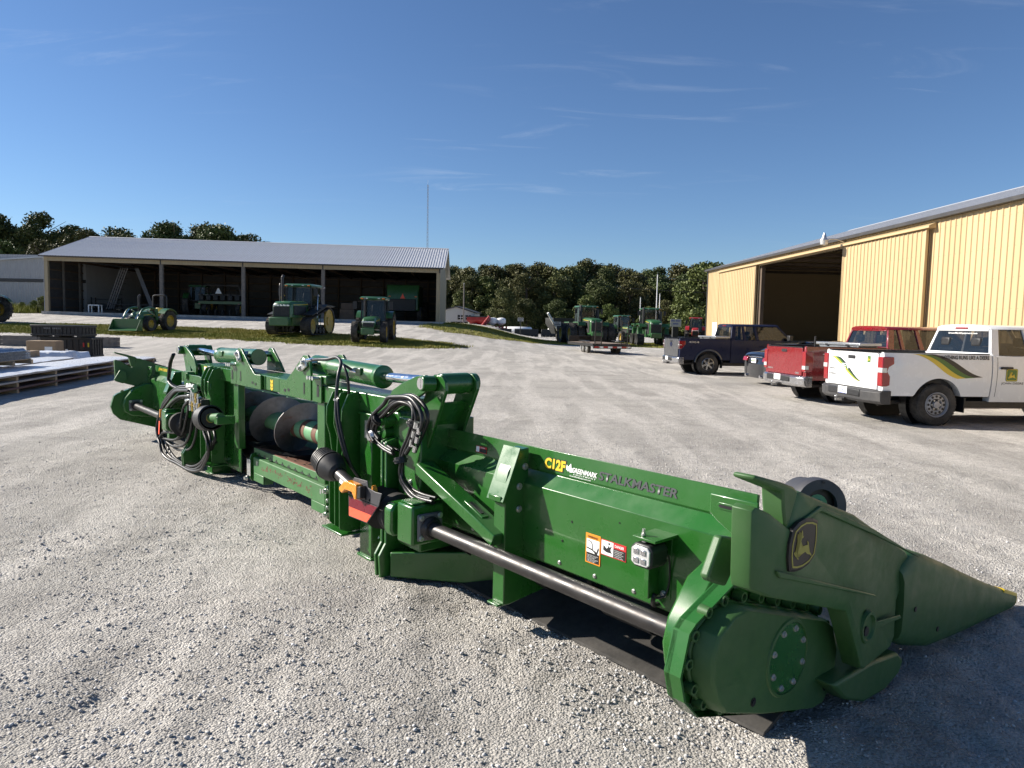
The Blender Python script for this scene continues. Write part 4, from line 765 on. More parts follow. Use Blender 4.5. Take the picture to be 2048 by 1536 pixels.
# ---------------- wheels and road vehicles: local x = forward, y = left, z = up, origin under the rear axle ----------------
def wheel(parent, c, r, w, side, style='steel', rim_mat='zinc', rr=.6, name='wheel'):
    """wheel > tyre, rim; side = -1 right, +1 left (outer face)"""
    wh = MB().cyl((0, -w*.3, 0), (0, w*.3, 0), r*rr*.9, n=20).build(name, 'black_paint', parent); wh.location = c
    t = MB().lathe((0, 0, 0), (0, side, 0), [(r*rr, -w*.46), (r*.82, -w*.5), (r*.95, -w*.46), (r, -w*.36), (r*1.0, w*.36), (r*.95, w*.46), (r*.82, w*.5), (r*(rr+.05), w*.47), (r*rr, w*.40)], 44)
    n = 44
    for k in range(n):
        a = 2*math.pi*k/n; ca, sa = math.cos(a), math.sin(a)
        for q in (-.3, 0, .3):
            y = q*w+(.02*w if k % 2 else -.02*w); t.beam((ca*r*.985, y, sa*r*.985), (ca*(r+.006), y, sa*(r+.006)), w*.22, r*.09, (-sa, 0, ca))
    t.build('tyre', 'tyre', wh)
    R_ = r*rr; o = side*w*.40
    rm = MB().lathe((0, o, 0), (0, side, 0), [(R_*.98, .0), (R_, .012), (R_*.95, .018), (R_*.88, -.02), (R_*.80, -.06)], 40)
    if style == 'steel':
        rm.lathe((0, o, 0), (0, side, 0), [(R_*.84, -.05), (R_*.80, -.02), (R_*.50, -.005), (R_*.44, -.03), (R_*.30, -.03), (R_*.27, .015), (.001, .02)], 40)
    else:
        ns = 6 if style == 'six' else 7
        for k in range(ns):
            a = 2*math.pi*k/ns+.3; rm.beam((math.cos(a)*R_*.25, o-side*.01, math.sin(a)*R_*.25), (math.cos(a)*R_*.9, o-side*.012, math.sin(a)*R_*.9), R_*.26, .03, (0, 1, 0))
        rm.lathe((0, o, 0), (0, side, 0), [(R_*.3, -.03), (R_*.3, .01), (R_*.2, .016), (.001, .016)], 20)
    rm.build('rim', rim_mat, wh)
    if style == 'steel':
        h = MB()
        for k in range(12):
            a = 2*math.pi*k/12; h.lathe((math.cos(a)*R_*.66, o-side*.006, math.sin(a)*R_*.66), (0, side, 0), [(R_*.105, 0), (.001, .001)], 10)
        h.build('rim_holes', 'black_paint', wh)
        h = MB()
        for k in range(6): a = 2*math.pi*k/6; h.cyl((math.cos(a)*R_*.37, o-side*.03, math.sin(a)*R_*.37), (math.cos(a)*R_*.37, o, math.sin(a)*R_*.37), .014, n=6)
        h.build('wheel_nuts', 'zinc', wh)
    return wh
def arch(x, cx, r, zc, base):
    d = abs(x-cx); return max(base, zc+math.sqrt(max(r*r-d*d, 0))) if d < r else base
def side_skin(parent, name, mat, xs, zlo, zhi, yf, s, rows=9, lip=.16):
    V = []; n = len(xs); st = rows+2
    for x in xs:
        a, b_ = zlo(x), zhi(x); col = [(x, s*(yf(x, a)-lip), a)]
        for k in range(rows):
            z = a+(b_-a)*k/(rows-1); col.append((x, s*yf(x, z), z))
        col.append((x, s*(yf(x, b_)-.07), b_+.012)); V += col
    F = [(i*st+j, (i+1)*st+j, (i+1)*st+j+1, i*st+j+1) for i in range(n-1) for j in range(st-1)]
    F += [tuple(range(0, st)), tuple(range((n-1)*st, n*st))]
    return MB().add(V, F).build(name, mat, parent, smooth=40)
def strip(parent, name, mat, lo, hi, yf, s, off=.004):
    """decal between two poly-lines (x,z) of equal length, laid on the side"""
    V = [(x, s*(yf(x, z)+off), z) for p in (lo, hi) for x, z in p]; n = len(lo)
    return MB().add(V, [(i, i+1, n+i+1, n+i) for i in range(n-1)]).build(name, mat, parent, smooth=0)
def frange(a, b_, n): return [a+(b_-a)*i/(n-1) for i in range(n)]
def pickup(label, loc, rz, paint, wheel_style, rim, gate='body', bump='chrome', lamp='tall', wb=3.75, doors=4, hw=1.0, roofz=1.93, CB0=.86):
    T = thing('pickup_truck', label, 'pickup', loc, rz); yb = lambda x, z: hw-.035*((z-1.0)/.42)**2-.05*max(0, z-1.22)
    RB, belt = -1.12, 1.31; FR = wb+.95; ra = .50
    for s in (1, -1):
        side_skin(T, 'bed_side', paint, frange(RB, CB0-.012, 70), lambda x: arch(x, 0, ra, .40, .56), lambda x: 1.365-.012*(x-RB)/2, yb, s)
        side_skin(T, 'cab_side', paint, frange(CB0+.012, FR, 90), lambda x: max(arch(x, wb, ra, .40, .46), .46+.5*max(0, x-FR+.12)), lambda x: belt+.02 if x < 2.9 else belt+.02-.10*(x-2.9)/(FR-2.9), yb, s)
        # wheel housings
        for cx in (0, wb): MB().lathe((cx, s*(hw-.22), .41), (0, s, 0), [(.001, -.2), (ra+.01, -.2), (ra+.015, .02)], 36).build('wheel_housing', 'black_plastic', T)
        MB().prism([(-.02, .43), (.0, .42), (.02, .7), (-.01, .7)], 'y', s*(hw-.26), s*(hw-.03)).build('mud_flap', 'black_plastic', T, loc=(.56 if s else 0, 0, -.17))
        for cx in (0, wb): wheel(T, (cx, s*(hw-.15), .398), .398, .27, s, wheel_style, rim)
        # door seams and handles
        for x in ([CB0+.10, 1.95, 2.95] if doors == 4 else [CB0+.55, 1.75, 2.9]): strip(T, 'door_seam', 'black_paint', [(x, z) for z in frange(.56, belt, 8)], [(x+.009, z) for z in frange(.56, belt, 8)], yb, s, .002)
        for x in ((1.22, 2.15) if doors == 4 else (2.0,)): B('door_handle', 'black_plastic' if paint == 'white_paint' else paint, T, x, x+.24, s*(yb(0, 1.12)+.004), s*(yb(0, 1.12)+.045), 1.09, 1.135, bevel=.012)
        B('mirror', 'black_plastic', T, 3.05, 3.2, s*(hw-.02), s*(hw+.22), 1.32, 1.55, bevel=.03); B('rocker', 'black_plastic', T, .62, wb-.55, s*(hw-.20), s*(hw-.10), .34, .47)
    # bed
    B('bed_floor', 'black_plastic', T, RB+.06, CB0, -(hw-.16), hw-.16, .70, .74); B('bed_front', paint, T, CB0-.06, CB0-.015, -(hw-.1), hw-.1, .56, 1.36)
    for s in (1, -1): B('bed_liner', 'black_plastic', T, RB+.06, CB0-.07, s*(hw-.19), s*(hw-.165), .745, 1.35); MB().prism([(hw-.17, 1.375), (hw-.05, 1.378), (hw-.045, 1.36), (hw-.17, 1.36)], 'x', RB+.02, CB0-.03).build('rail_cap', 'black_plastic', T, .004) if s > 0 else MB().prism([(-hw+.17, 1.375), (-hw+.05, 1.378), (-hw+.045, 1.36), (-hw+.17, 1.36)], 'x', RB+.02, CB0-.03).build('rail_cap', 'black_plastic', T, .004)
    # tailgate
    gw = hw-.155; gm = paint if gate == 'body' else gate
    tg = MB().loft([[(x, y, z) for y, z in ((-gw, .66), (gw, .66), (gw, 1.335), (-gw, 1.335))] for x in (RB+.05, RB-.02, RB-.035)]).build('tailgate', gm, T, .02)
    MB().prism([(RB-.04, 1.335), (RB+.06, 1.335), (RB+.06, 1.352), (RB-.05, 1.352)], 'y', -gw, gw).build('gate_cap', 'black_plastic' if gm != 'white_paint' else gm, tg, .006)
    hdl = B('gate_handle', 'black_plastic', tg, RB-.05, RB-.036, -.12, .12, 1.215, 1.285, bevel=.01)
    B('corner_post', paint, T, RB-.01, RB+.06, gw+.008, hw-.055, .58, 1.36, bevel=.025); B('corner_post', paint, T, RB-.01, RB+.06, -gw-.008, -hw+.055, .58, 1.36, bevel=.025)
    # lamps
    for s in (1, -1):
        zz = {'tall': (.80, 1.24), 'box': (.98, 1.27), 'chevy': (.74, 1.29)}[lamp]
        if lamp == 'chevy':
            lp = [(RB-.035, .74), (RB-.045, 1.0), (RB-.045, 1.29), (RB+.18, 1.29), (RB+.19, 1.16), (RB+.09, 1.10), (RB+.06, 1.02), (RB+.12, .93), (RB+.12, .76), (RB+.06, .74)]
        elif lamp == 'box': lp = [(RB-.04, .97), (RB-.045, 1.28), (RB+.20, 1.28), (RB+.21, 1.14), (RB+.06, .97)]
        else: lp = [(RB-.04, .76), (RB-.045, 1.25), (RB+.15, 1.25), (RB+.17, 1.0), (RB+.14, .76)]
        lo_ = MB().prism(lp, 'y', s*(hw-.145), s*(hw+.012)).build('tail_lamp', 'red_lens', T, .012)
        cz = .995 if lamp == 'chevy' else (1.11 if lamp == 'box' else .82)
        MB().box(RB-.049, RB+.05, s*(hw-.13), s*(hw+.014), cz, cz+(.09 if lamp != 'box' else .03)).build('reverse_lens', 'clear_lens', lo_, .004)
        if lamp == 'box': MB().prism(lp, 'y', s*(hw-.15), s*(hw+.008)).build('lamp_trim', 'chrome', lo_, .004).scale = (1.0, 1, 1.0)
    # bumper
    bmn = {'chrome': 'chrome_bumper', 'black': 'bumper_black'}[bump]
    bp_ = MB().loft([[(RB-.05-.13*(1-(abs(y)/(hw+.01))**4)*1.0+q, y, z) for y in frange(-hw-.01, hw+.01, 15)]+[(RB+.16 if abs(y) > hw-.15 else RB+.0, y, z) for y in frange(hw+.01, -hw-.01, 15)] for q, z in ((.05, .40), (.0, .45), (-.01, .62), (.05, .655))]).build('rear_bumper', bmn, T, .008)
    MB().box(RB-.195, RB-.08, -.55, .55, .50, .64).build('plate_recess', 'black_plastic', bp_, .02)
    B('hitch', 'dark_steel', bp_, RB-.2, RB+.3, -.06, .06, .36, .44); MB().beam((RB-.34, 0, .40), (RB-.15, 0, .40), .05, .05).ico((RB-.33, 0, .46), .028, sub=2).build('hitch_ball', 'steel', bp_)
    pl = B('licence_plate', 'white_print', bp_, RB-.204, RB-.197, -.155, .155, .52, .66, bevel=.004)
    # cab
    RZ = roofz; y0, y1 = hw-.075, .74
    rp = MB().loft([[(x, y*(1 if abs(i-7) < 99 else 1), z) for i, (y, z) in enumerate([(-q, RZ-.09), (-q+.03, RZ-.045), (-q+.16, RZ-.012), (-.3, RZ), (.3, RZ), (q-.16, RZ-.012), (q-.03, RZ-.045), (q, RZ-.09)])] for x, q in ((CB0+.10, .72), (CB0+.14, .745), (1.6, .765), (2.55, .75), (2.85, .70))]).build('roof', paint, T, smooth=50)
    def pillar(nm, xb, xt, w0, w1, yb_=None, yt=None, m_=paint):
        for s in (1, -1):
            ya, yc = (yb_ or y0), (yt or y1)
            MB().loft([[(xb-w0/2, s*ya, belt-.02), (xb+w0/2, s*ya, belt-.02), (xb+w0/2, s*(ya-.07), belt-.02), (xb-w0/2, s*(ya-.07), belt-.02)], [(xt-w1/2, s*yc, RZ-.085), (xt+w1/2, s*yc, RZ-.085), (xt+w1/2, s*(yc-.06), RZ-.085), (xt-w1/2, s*(yc-.06), RZ-.085)]]).build(nm, m_, T, .01)
    pillar('rear_pillar', CB0+.10, CB0+.20, .17, .15); pillar('door_pillar', 1.95, 1.88, .13, .10); pillar('front_pillar', 3.35, 2.80, .10, .08)
    if doors == 2: pillar('quarter_pillar', 1.45, 1.40, .10, .09)
    for s in (1, -1):
        wi = [(CB0+.19, 1.88)] if doors != 2 else [(CB0+.19, 1.45), (1.45, 1.88)]
        for a, c_ in wi+[(1.95, 3.3)]:
            MB().quad((a, s*(y0-.03), belt-.01), (c_, s*(y0-.03), belt-.01), (min(c_, 2.78)+(.0 if c_ < 2 else 0), s*(y1-.03), RZ-.09), (a+.08, s*(y1-.03), RZ-.09)).build('side_window', 'glass', T, smooth=0)
        B('window_trim', 'black_plastic', T, CB0+.2, 3.2, s*(y0-.06), s*(y0+.008), belt-.01, belt+.025)
    B('cab_back', paint, T, CB0+.012, CB0+.08, -(hw-.05), hw-.05, .6, belt+.05, bevel=.02)
    MB().loft([[(CB0+.03, -y0+.02, belt+.03), (CB0+.03, y0-.02, belt+.03), (CB0+.03, y0-.02, belt+.075), (CB0+.03, -y0+.02, belt+.075)], [(CB0+.09, -y0+.02, belt+.03), (CB0+.09, y0-.02, belt+.03), (CB0+.09, y0-.02, belt+.075), (CB0+.09, -y0+.02, belt+.075)]]).build('rear_sill', paint, T, .01)
    MB().quad((CB0+.055, -y0+.09, belt+.075), (CB0+.055, y0-.09, belt+.075), (CB0+.135, y1-.07, RZ-.13), (CB0+.135, -y1+.07, RZ-.13)).build('rear_window', 'glass_rear', T, smooth=0)
    B('rear_header', paint, T, CB0+.10, CB0+.2, -.70, .70, RZ-.13, RZ-.05, bevel=.02)
    MB().box(CB0+.085, CB0+.11, -.17, .17, RZ-.085, RZ-.05).build('brake_lamp', 'red_lens', T, .008)
    MB().quad((3.4, -y0+.06, belt-.0), (3.4, y0-.06, belt-.0), (2.84, y1-.06, RZ-.08), (2.84, -y1+.06, RZ-.08)).build('windscreen', 'glass', T, smooth=0)
    B('cab_floor', 'black_plastic', T, CB0+.09, 3.35, -(hw-.12), hw-.12, .5, .56)
    for x in (1.35, 2.25):
        for y in (-.42, .42):
            B('seat', 'black_plastic', T, x-.05, x+.45, y-.25, y+.25, .85, 1.0, bevel=.04); MB().beam((x, y, .98), (x-.16, y, 1.48), .46, .12, (1, 0, 0)).build('seat_back', 'black_plastic', T, .04); B('headrest', 'black_plastic', T, x-.22, x-.12, y-.13, y+.13, 1.50, 1.68, bevel=.035)
    MB().beam((2.95, -.85, 1.22), (2.95, .85, 1.22), .35, .2).build('dashboard', 'black_plastic', T, .04)
    hz = belt+.02
    MB().loft([[(x, y, z) for y, z in ((-hw+.1, hz-d-.06), (-.6, hz-d+.03), (0, hz-d+.05), (.6, hz-d+.03), (hw-.1, hz-d-.06))] for x, d in ((3.25, .02), (3.8, .04), (FR-.15, .10), (FR, .2))], False).build('bonnet', paint, T, smooth=50)
    B('front_end', 'chrome', T, FR-.12, FR+.02, -hw+.12, hw-.12, .55, 1.15, bevel=.04); B('front_bumper', bmn, T, FR-.05, FR+.12, -hw+.02, hw-.02, .42, .64, bevel=.04)
    for s in (1, -1): B('frame_rail', 'black_paint', T, RB+.1, FR-.1, s*.42-.05, s*.42+.05, .42, .55)
    MB().cyl((0, -.8, .4), (0, .8, .4), .05, n=10).ico((0, 0, .4), .16).build('rear_axle', 'black_paint', T); MB().tube([(.9, -.55, .40), (-.3, -.60, .42), (-.8, -.62, .40), (-1.0, -.66, .38)], .04, 8).build('exhaust_pipe', 'dark_steel', T)
    MB().cyl((wb, -.8, .4), (wb, .8, .4), .05, n=10).build('front_axle', 'black_paint', T)
    return T, tg, pl, bp_, RB, gw, yb
M('chrome_bumper', (.55, .55, .56), .16, .9, .06, 6, 0, 1, 0, .5, .12)
M('bumper_black', (.035, .035, .037), .55, 0, .12, 6, .05, 200, 0, .4, .15)
M('red_paint', (.19, .007, .011), .24, 0, .08, 2, 0, 1, .9, .5, .03)
M('blue_paint', (.007, .012, .042), .34, 0, .08, 2, 0, 1, 0, .28, .02)
M('wheel_grey', (.36, .36, .37), .4, .2, .1, 8, 0, 1, 0, .5, .1)
M('black_car_paint', (.006, .007, .010), .16, 0, .05, 2, 0, 1, .9, .5, .04)
M('charcoal_gate', (.075, .078, .085), .35, .4, .1, 3, 0, 1, .4, .5, .08)
M('glass_rear', (.010, .013, .015), .03, 0, 0, 1, 0, 1, 0, .8, alpha=.72)
M('stripe_yellow', (.70, .50, .05), .35); M('stripe_green', (.07, .16, .03), .35); M('stripe_black', (.012, .016, .02), .35)
M('plate_blue', (.02, .05, .3), .5)
WT = pickup('white crew-cab pickup with yellow and green stripes, nearest of the parked row', (7.93, 14.32, 0), 6, 'white_paint', 'steel', 'wheel_grey', 'body', 'black', 'chevy', 3.76, 4, CB0=1.06)
T, tg, pl, bp_, RB, gw, yb = WT
def sw(x0, x1, z0, z1, n=18, p=1.0): return [(x0+(x1-x0)*t, z0+(z1-z0)*(t*t*(3-2*t))) for t in frange(0, 1, n)]
edges = [sw(-.62, .16, 1.36, .90), sw(-.50, .33, 1.36, .90), sw(-.34, .50, 1.36, .895), sw(-.16, .68, 1.36, .90)]
edges = [[(x+(.12*math.sin(math.pi*i/17)), z) for i, (x, z) in enumerate(e_)] for e_ in edges]
def swoosh(a0, b0, a1, b1, n=20):
    lo, hi = [], []
    for i in range(n):
        t = i/(n-1); q = t*t*(3-2*t); lo.append((a0+(a1-a0)*t, 1.352-.47*q)); hi.append((b0+(b1-b0)*t, 1.352-.47*q))
    return lo, hi
for k, m_ in enumerate(('stripe_yellow', 'stripe_green', 'stripe_black')):
    def curve(j):
        # S-shaped stripe edge: leaves the rail steeply, runs nearly level, ends steeply
        x0, x1 = -.56+.135*j, .36+.17*j
        return [(x0+(x1-x0)*(t**.85), 1.352-(.455-.012*j)*((t**1.15)*(1.28-.28*t) if t < 1 else 1)+.05*math.sin(2*math.pi*t)*(.55)) for t in frange(0, 1, 22)]
    strip(T, 'side_stripe', m_, curve(k), curve(k+1), yb, -1, .004+.0006*k); strip(T, 'side_stripe', m_, curve(k), curve(k+1), yb, 1, .004+.0006*k)
yl = -(yb(0, 1.27)+.006)
text('NOTHING RUNS LIKE A DEERE', T, 'black_print', (.02, yl-.004, 1.262), (1, 0, 0), (0, .12, .99), .97, .075, .03, 0)
dl = MB().prism([(-.10, -.12), (.10, -.12), (.12, -.10), (.12, .10), (.10, .12), (-.10, .12), (-.12, .10), (-.12, -.10)], 'y', -.001, .001).build('door_emblem', 'stripe_green', T, smooth=0, loc=(1.46, -(yb(0, .98)+.004), .98)); MB().loft([[(x*f, -.0015, z*f) for x, z in ((-.1, -.12), (.1, -.12), (.12, -.1), (.12, .1), (.1, .12), (-.1, .12), (-.12, .1), (-.12, -.1))] for f in (.92, .84)], True, False).build('emblem_border', 'stripe_yellow', dl, smooth=0)
deer(dl, 'stripe_yellow', (0, -.002, 0), (.00046, 0, 0), (0, 0, .00026), 1)
text('JOHN DEERE', T, 'black_print', (1.26, -(yb(0, .80)+.004), .79), (1, 0, 0), (0, 0, 1), .46, .055, .01)
# tailgate graphics: read along -y from behind
gx = RB-.0375
def gstrip(pa, m_, lo, hi): return MB().add([(gx, y, z) for p in (lo, hi) for y, z in p], [(i, i+1, len(lo)+i+1, len(lo)+i) for i in range(len(lo)-1)]).build('tailgate_stripe', m_, pa, smooth=0)
def gc(j): return [(.76-.10*j-(1.02-.06*j)*t, 1.235-(.455)*(t*t*(3-2*t)*.7+.3*t)) for t in frange(0, 1, 20)]
for k, m_ in enumerate(('stripe_yellow', 'stripe_green', 'stripe_black')): gstrip(tg, m_, gc(k), gc(k+1))
text('CHEVROLET', tg, 'white_paint', (gx-.001, .62, 1.0), (0, -1, 0), (0, 0, 1), 1.25, .11, .02)
text('GREENMARK', tg, 'black_print', (gx-.002, .80, .97), (0, -1, 0), (0, 0, 1), .24, .03, .02); text('EQUIPMENT', tg, 'black_print', (gx-.002, .78, .93), (0, -1, 0), (0, 0, 1), .2, .014, 0, space=1.5); text('SILVERADO', tg, 'black_print', (gx-.002, .80, .86), (0, -1, 0), (0, 0, 1), .26, .035, .02)
ge = B('gate_emblem', 'stripe_green', tg, gx-.002, gx-.0005, -.62, -.52, 1.17, 1.29, bevel=0); deer(ge, 'stripe_yellow', (gx-.003, -.57, 1.23), (0, -.0002, 0), (0, 0, .00013), 1); text('JOHN DEERE', tg, 'black_print', (gx-.002, -.47, 1.12), (0, -1, 0), (0, 0, 1), .2, .02)
text('JE 3639', pl, 'plate_blue', (RB-.2055, .12, .56), (0, -1, 0), (0, 0, 1), .24, .055, .02); B('plate_band', 'plate_blue', pl, RB-.2056, RB-.2046, -.14, .14, .524, .535, bevel=0)
text('GreenMarkEquipment.com', T, 'white_print', (1.06+.118, .40, 1.735), (0, -1, 0), (.12, 0, .99), .8, .045, .01)
RT = pickup('dark red pickup with a black tailgate cap and 4x4 lettering on its bed', (7.98, 18.05, 0), 8, 'red_paint', 'five', 'chrome', 'body', 'chrome', 'tall', 3.64, 2, .99, 1.90, CB0=1.0)
text('4x4', RT[0], 'zinc', (-.72, -(RT[6](0, 1.2)+.006), 1.165), (1, 0, 0), (0, 0, 1), .36, .075, .02, .3)
text('GMC', RT[1], 'zinc', (RT[4]-.038, -.55, .70), (0, -1, 0), (0, 0, 1), .18, .045, .02); text('SIERRA', RT[1], 'zinc', (RT[4]-.038, .80, .76), (0, -1, 0), (0, 0, 1), .28, .04, .02)
MB().beam((RT[4]+.3, -.80, 1.36), (RT[4]+.3, -.80, 1.62), .03, .03).build('stake', 'black_plastic', RT[0])
BT = pickup('dark blue extended-cab pickup with charcoal tailgate, parked farthest along the barn', (7.36, 28.0, 0), 5, 'blue_paint', 'six', 'steel', 'charcoal_gate', 'chrome', 'box', 3.68, 2, 1.0, 1.95)
text('4X4', BT[0], 'zinc', (-.80, -(BT[6](0, 1.2)+.006), 1.20), (1, 0, 0), (0, 0, 1), .42, .07, .02)
em2 = MB().lathe((BT[4]-.036, 0, 1.12), (-1, 0, 0), [(.09, 0), (.09, .008), (.08, .012), (.001, .012)], 20).build('oval_badge', 'blue_paint', BT[1]); em2.scale = (1, 1.6, 1); em2.location.z = 0
def arch_flare(T, yb, m_):
    for s in (1, -1): MB().tube([(math.cos(a)*.53, s*(yb(0, .8)+.0), .42+math.sin(a)*.53) for a in frange(.1, math.pi-.1, 14)], .035, 8, 1).build('wheel_flare', m_, T)
arch_flare(BT[0], BT[6], 'charcoal_gate')
# tool boxes lying across the beds
def toolbox(label, T_loc, rz, x0, x1):
    t = thing('tool_box', label, 'tool box', T_loc, rz); MB().box(x0, x1, -.84, .84, 1.10, 1.40).build('chest', 'tread_plate', t, .01)
    MB().box(x0-.03, x1+.03, -.95, .95, 1.402, 1.47).build('lid', 'tread_plate', t, .012); B('latch', 'black_plastic', t, x0-.04, x0-.032, -.5, -.38, 1.38, 1.43); B('latch', 'black_plastic', t, x0-.04, x0-.032, .38, .5, 1.38, 1.43)
M('tread_plate', (.55, .56, .57), .35, .85, .2, 30, .3, 60)
toolbox('bright aluminium tool box across the bed of the red pickup', (7.98, 18.05, 0), 8, .28, .80)
toolbox('silver aluminium tool box behind the cab of the blue pickup', (7.36, 28.0, 0), 5, .28, .80)

# black saloon between the red and the blue pickups
def sedan(label, loc, rz):
    T = thing('saloon_car', label, 'car', loc, rz); P = 'black_car_paint'; hw = .91
    top = [(-1.10, .66), (-1.08, .93), (-.98, 1.01), (-.70, 1.05), (-.35, 1.10), (.25, 1.08), (2.3, 1.02), (2.9, .98), (3.5, .86), (3.72, .70), (3.74, .45)]
    def zt(x):
        for (a, b_), (c_, d) in zip(top, top[1:]):
            if a <= x <= c_: return b_+(d-b_)*(x-a)/(c_-a)
        return top[-1][1]
    yb = lambda x, z: hw-.10*max(0, (z-.62)/.5)**2-.05*max(0, (.5-z)/.3)-.16*max(0, (-.72-x)/.36)**2-.2*max(0, (x-3.1)/.6)**2
    for s in (1, -1):
        side_skin(T, 'body_side', P, frange(-1.08, 3.72, 110), lambda x: max(arch(x, 0, .36, .33, .22), arch(x, 2.78, .36, .33, .22), .22), lambda x: zt(x)-.02, yb, s)
        for cx in (0, 2.78): wheel(T, (cx, s*.78, .33), .33, .22, s, 'five', 'steel', .66); MB().lathe((cx, s*.68, .34), (0, s, 0), [(.001, -.1), (.37, -.1), (.37, .06)], 24).build('wheel_housing', 'black_plastic', T)
    V = []; xs = frange(-1.08, 3.72, 50)
    rows = [[(x, y*(yb(x, zt(x)-.02)-.06), zt(x)-.008+.035*(1-abs(y)**2)) for y in frange(-1, 1, 9)] for x in xs]
    MB().loft(rows, False).build('body_top', P, T, smooth=60)
    gl = [(-.62, 1.07, .62), (-.10, 1.30, .60), (.35, 1.41, .58), (.9, 1.45, .57), (1.5, 1.43, .57), (2.0, 1.28, .6), (2.55, 1.03, .66)]
    MB().loft([[(x, -w, z-.05), (x, -w+.12, z-.01), (x, 0, z), (x, w-.12, z-.01), (x, w, z-.05)] for x, z, w in gl[1:6]], False).build('roof', P, T, smooth=60)
    MB().loft([[(x, -w, z), (x, 0, z+.02), (x, w, z)] for x, z, w in gl[:3]], False).build('rear_window', 'glass_dark', T, smooth=60)
    MB().loft([[(x, -w, z), (x, 0, z+.02), (x, w, z)] for x, z, w in gl[4:]], False).build('windscreen', 'glass_dark', T, smooth=60)
    for s in (1, -1): MB().loft([[(x, s*.74, 1.03), (x, s*(w+.005), z-.05)] for x, z, w in gl[1:6]], False).build('side_window', 'glass_dark', T, smooth=60)
    MB().loft([[(-1.13+.12*abs(y/.8)**3, y, z) for y in frange(-.86, .86, 13)] for z in (.22, .32, .55, .66)], False).build('rear_bumper', P, T, smooth=60)
    MB().loft([[(-1.11+.10*abs(y/.8)**3, y*.98, .66), (-1.06+.10*abs(y/.8)**3, y*.95, .90), (-1.0+.10*abs(y/.8)**3, y*.93, 1.0)] for y in frange(-.86, .86, 13)], False).build('boot_lid', P, T, smooth=60)
    for s in (1, -1): MB().prism([(-1.12, .74), (-1.08, .88), (-.82, .90), (-.80, .82), (-1.02, .74)], 'y', s*.52, s*.83).build('tail_lamp', 'red_lens', T, .02); MB().cyl((-1.16, s*.5, .27), (-.9, s*.5, .27), .05, n=14).build('exhaust_tip', 'chrome', T)
    B('chrome_strip', 'chrome', T, -1.10, -1.07, -.5, .5, .87, .90); p_ = B('licence_plate', 'white_print', T, -1.135, -1.118, -.16, .16, .69, .83, bevel=.004); [B('print', 'stripe_green', p_, -1.137, -1.1355, -.11+.055*k, -.075+.055*k, .735, .785, bevel=0) for k in range(5)]
    B('underbody', 'black_paint', T, -.9, 3.5, -.7, .7, .2, .5); B('front_bumper', P, T, 3.55, 3.76, -.75, .75, .25, .62, bevel=.06)
sedan('black saloon car between the red and the blue pickups', (8.85, 22.9, 0), 7)

# ---------------- farm machines: local x = forward, y = left, z = up ----------------
M('jd_green', (.020, .105, .024), .38, 0, .15, 2, 0, 1, .3, .5, .08)
M('case_red', (.34, .012, .012), .35, 0, .15, 2, 0, 1, .3, .5, .06)
M('dark_machine', (.02, .021, .02), .6, 0, .3, 3)
M('cab_glass', (.02, .028, .028), .04, 0, 0, 1, 0, 1, 0, .8, alpha=.55)
M('orange_lens', (.8, .2, .02), .3); M('track_rubber', (.022, .021, .02), .8, 0, .3, 4, .2, 20, 0, .3, .25)
def lug_tyre(parent, c, r, w, rim='yellow_rim', dual=0, side=1, rr=.56):
    for k in range(1+(dual > 0)):
        y = c[1]+side*k*dual; wh = MB().cyl((0, -w*.2, 0), (0, w*.2, 0), r*.2, n=16).build('wheel', rim, parent); wh.location = (c[0], y, c[2])
        t = MB().lathe((0, 0, 0), (0, side, 0), [(r*rr, -w*.42), (r*.80, -w*.5), (r*.93, -w*.48), (r*.95, 0), (r*.93, w*.48), (r*.80, w*.5), (r*rr, w*.42)], 36); n = 20
        for i in range(n):
            for h in (-1, 1):
                a0 = 2*math.pi*(i+(.5 if h > 0 else 0))/n; a1 = a0+2*math.pi/n*.9; q = r*.93
                t.beam((math.cos(a0)*q, h*w*.02, math.sin(a0)*q), (math.cos(a1)*q*.985, h*w*.5, math.sin(a1)*q*.985), r*.075, r*.14, (math.cos(a0), 0, math.sin(a0)))
        t.build('tyre', 'tyre', wh)
        MB().lathe((0, 0, 0), (0, side, 0), [(r*rr, w*.40), (r*(rr-.04), w*.42), (r*(rr-.10), w*.20), (r*.30, w*.12), (r*.26, w*.2), (r*.12, w*.24), (.001, w*.24)], 28).build('rim', rim, wh)
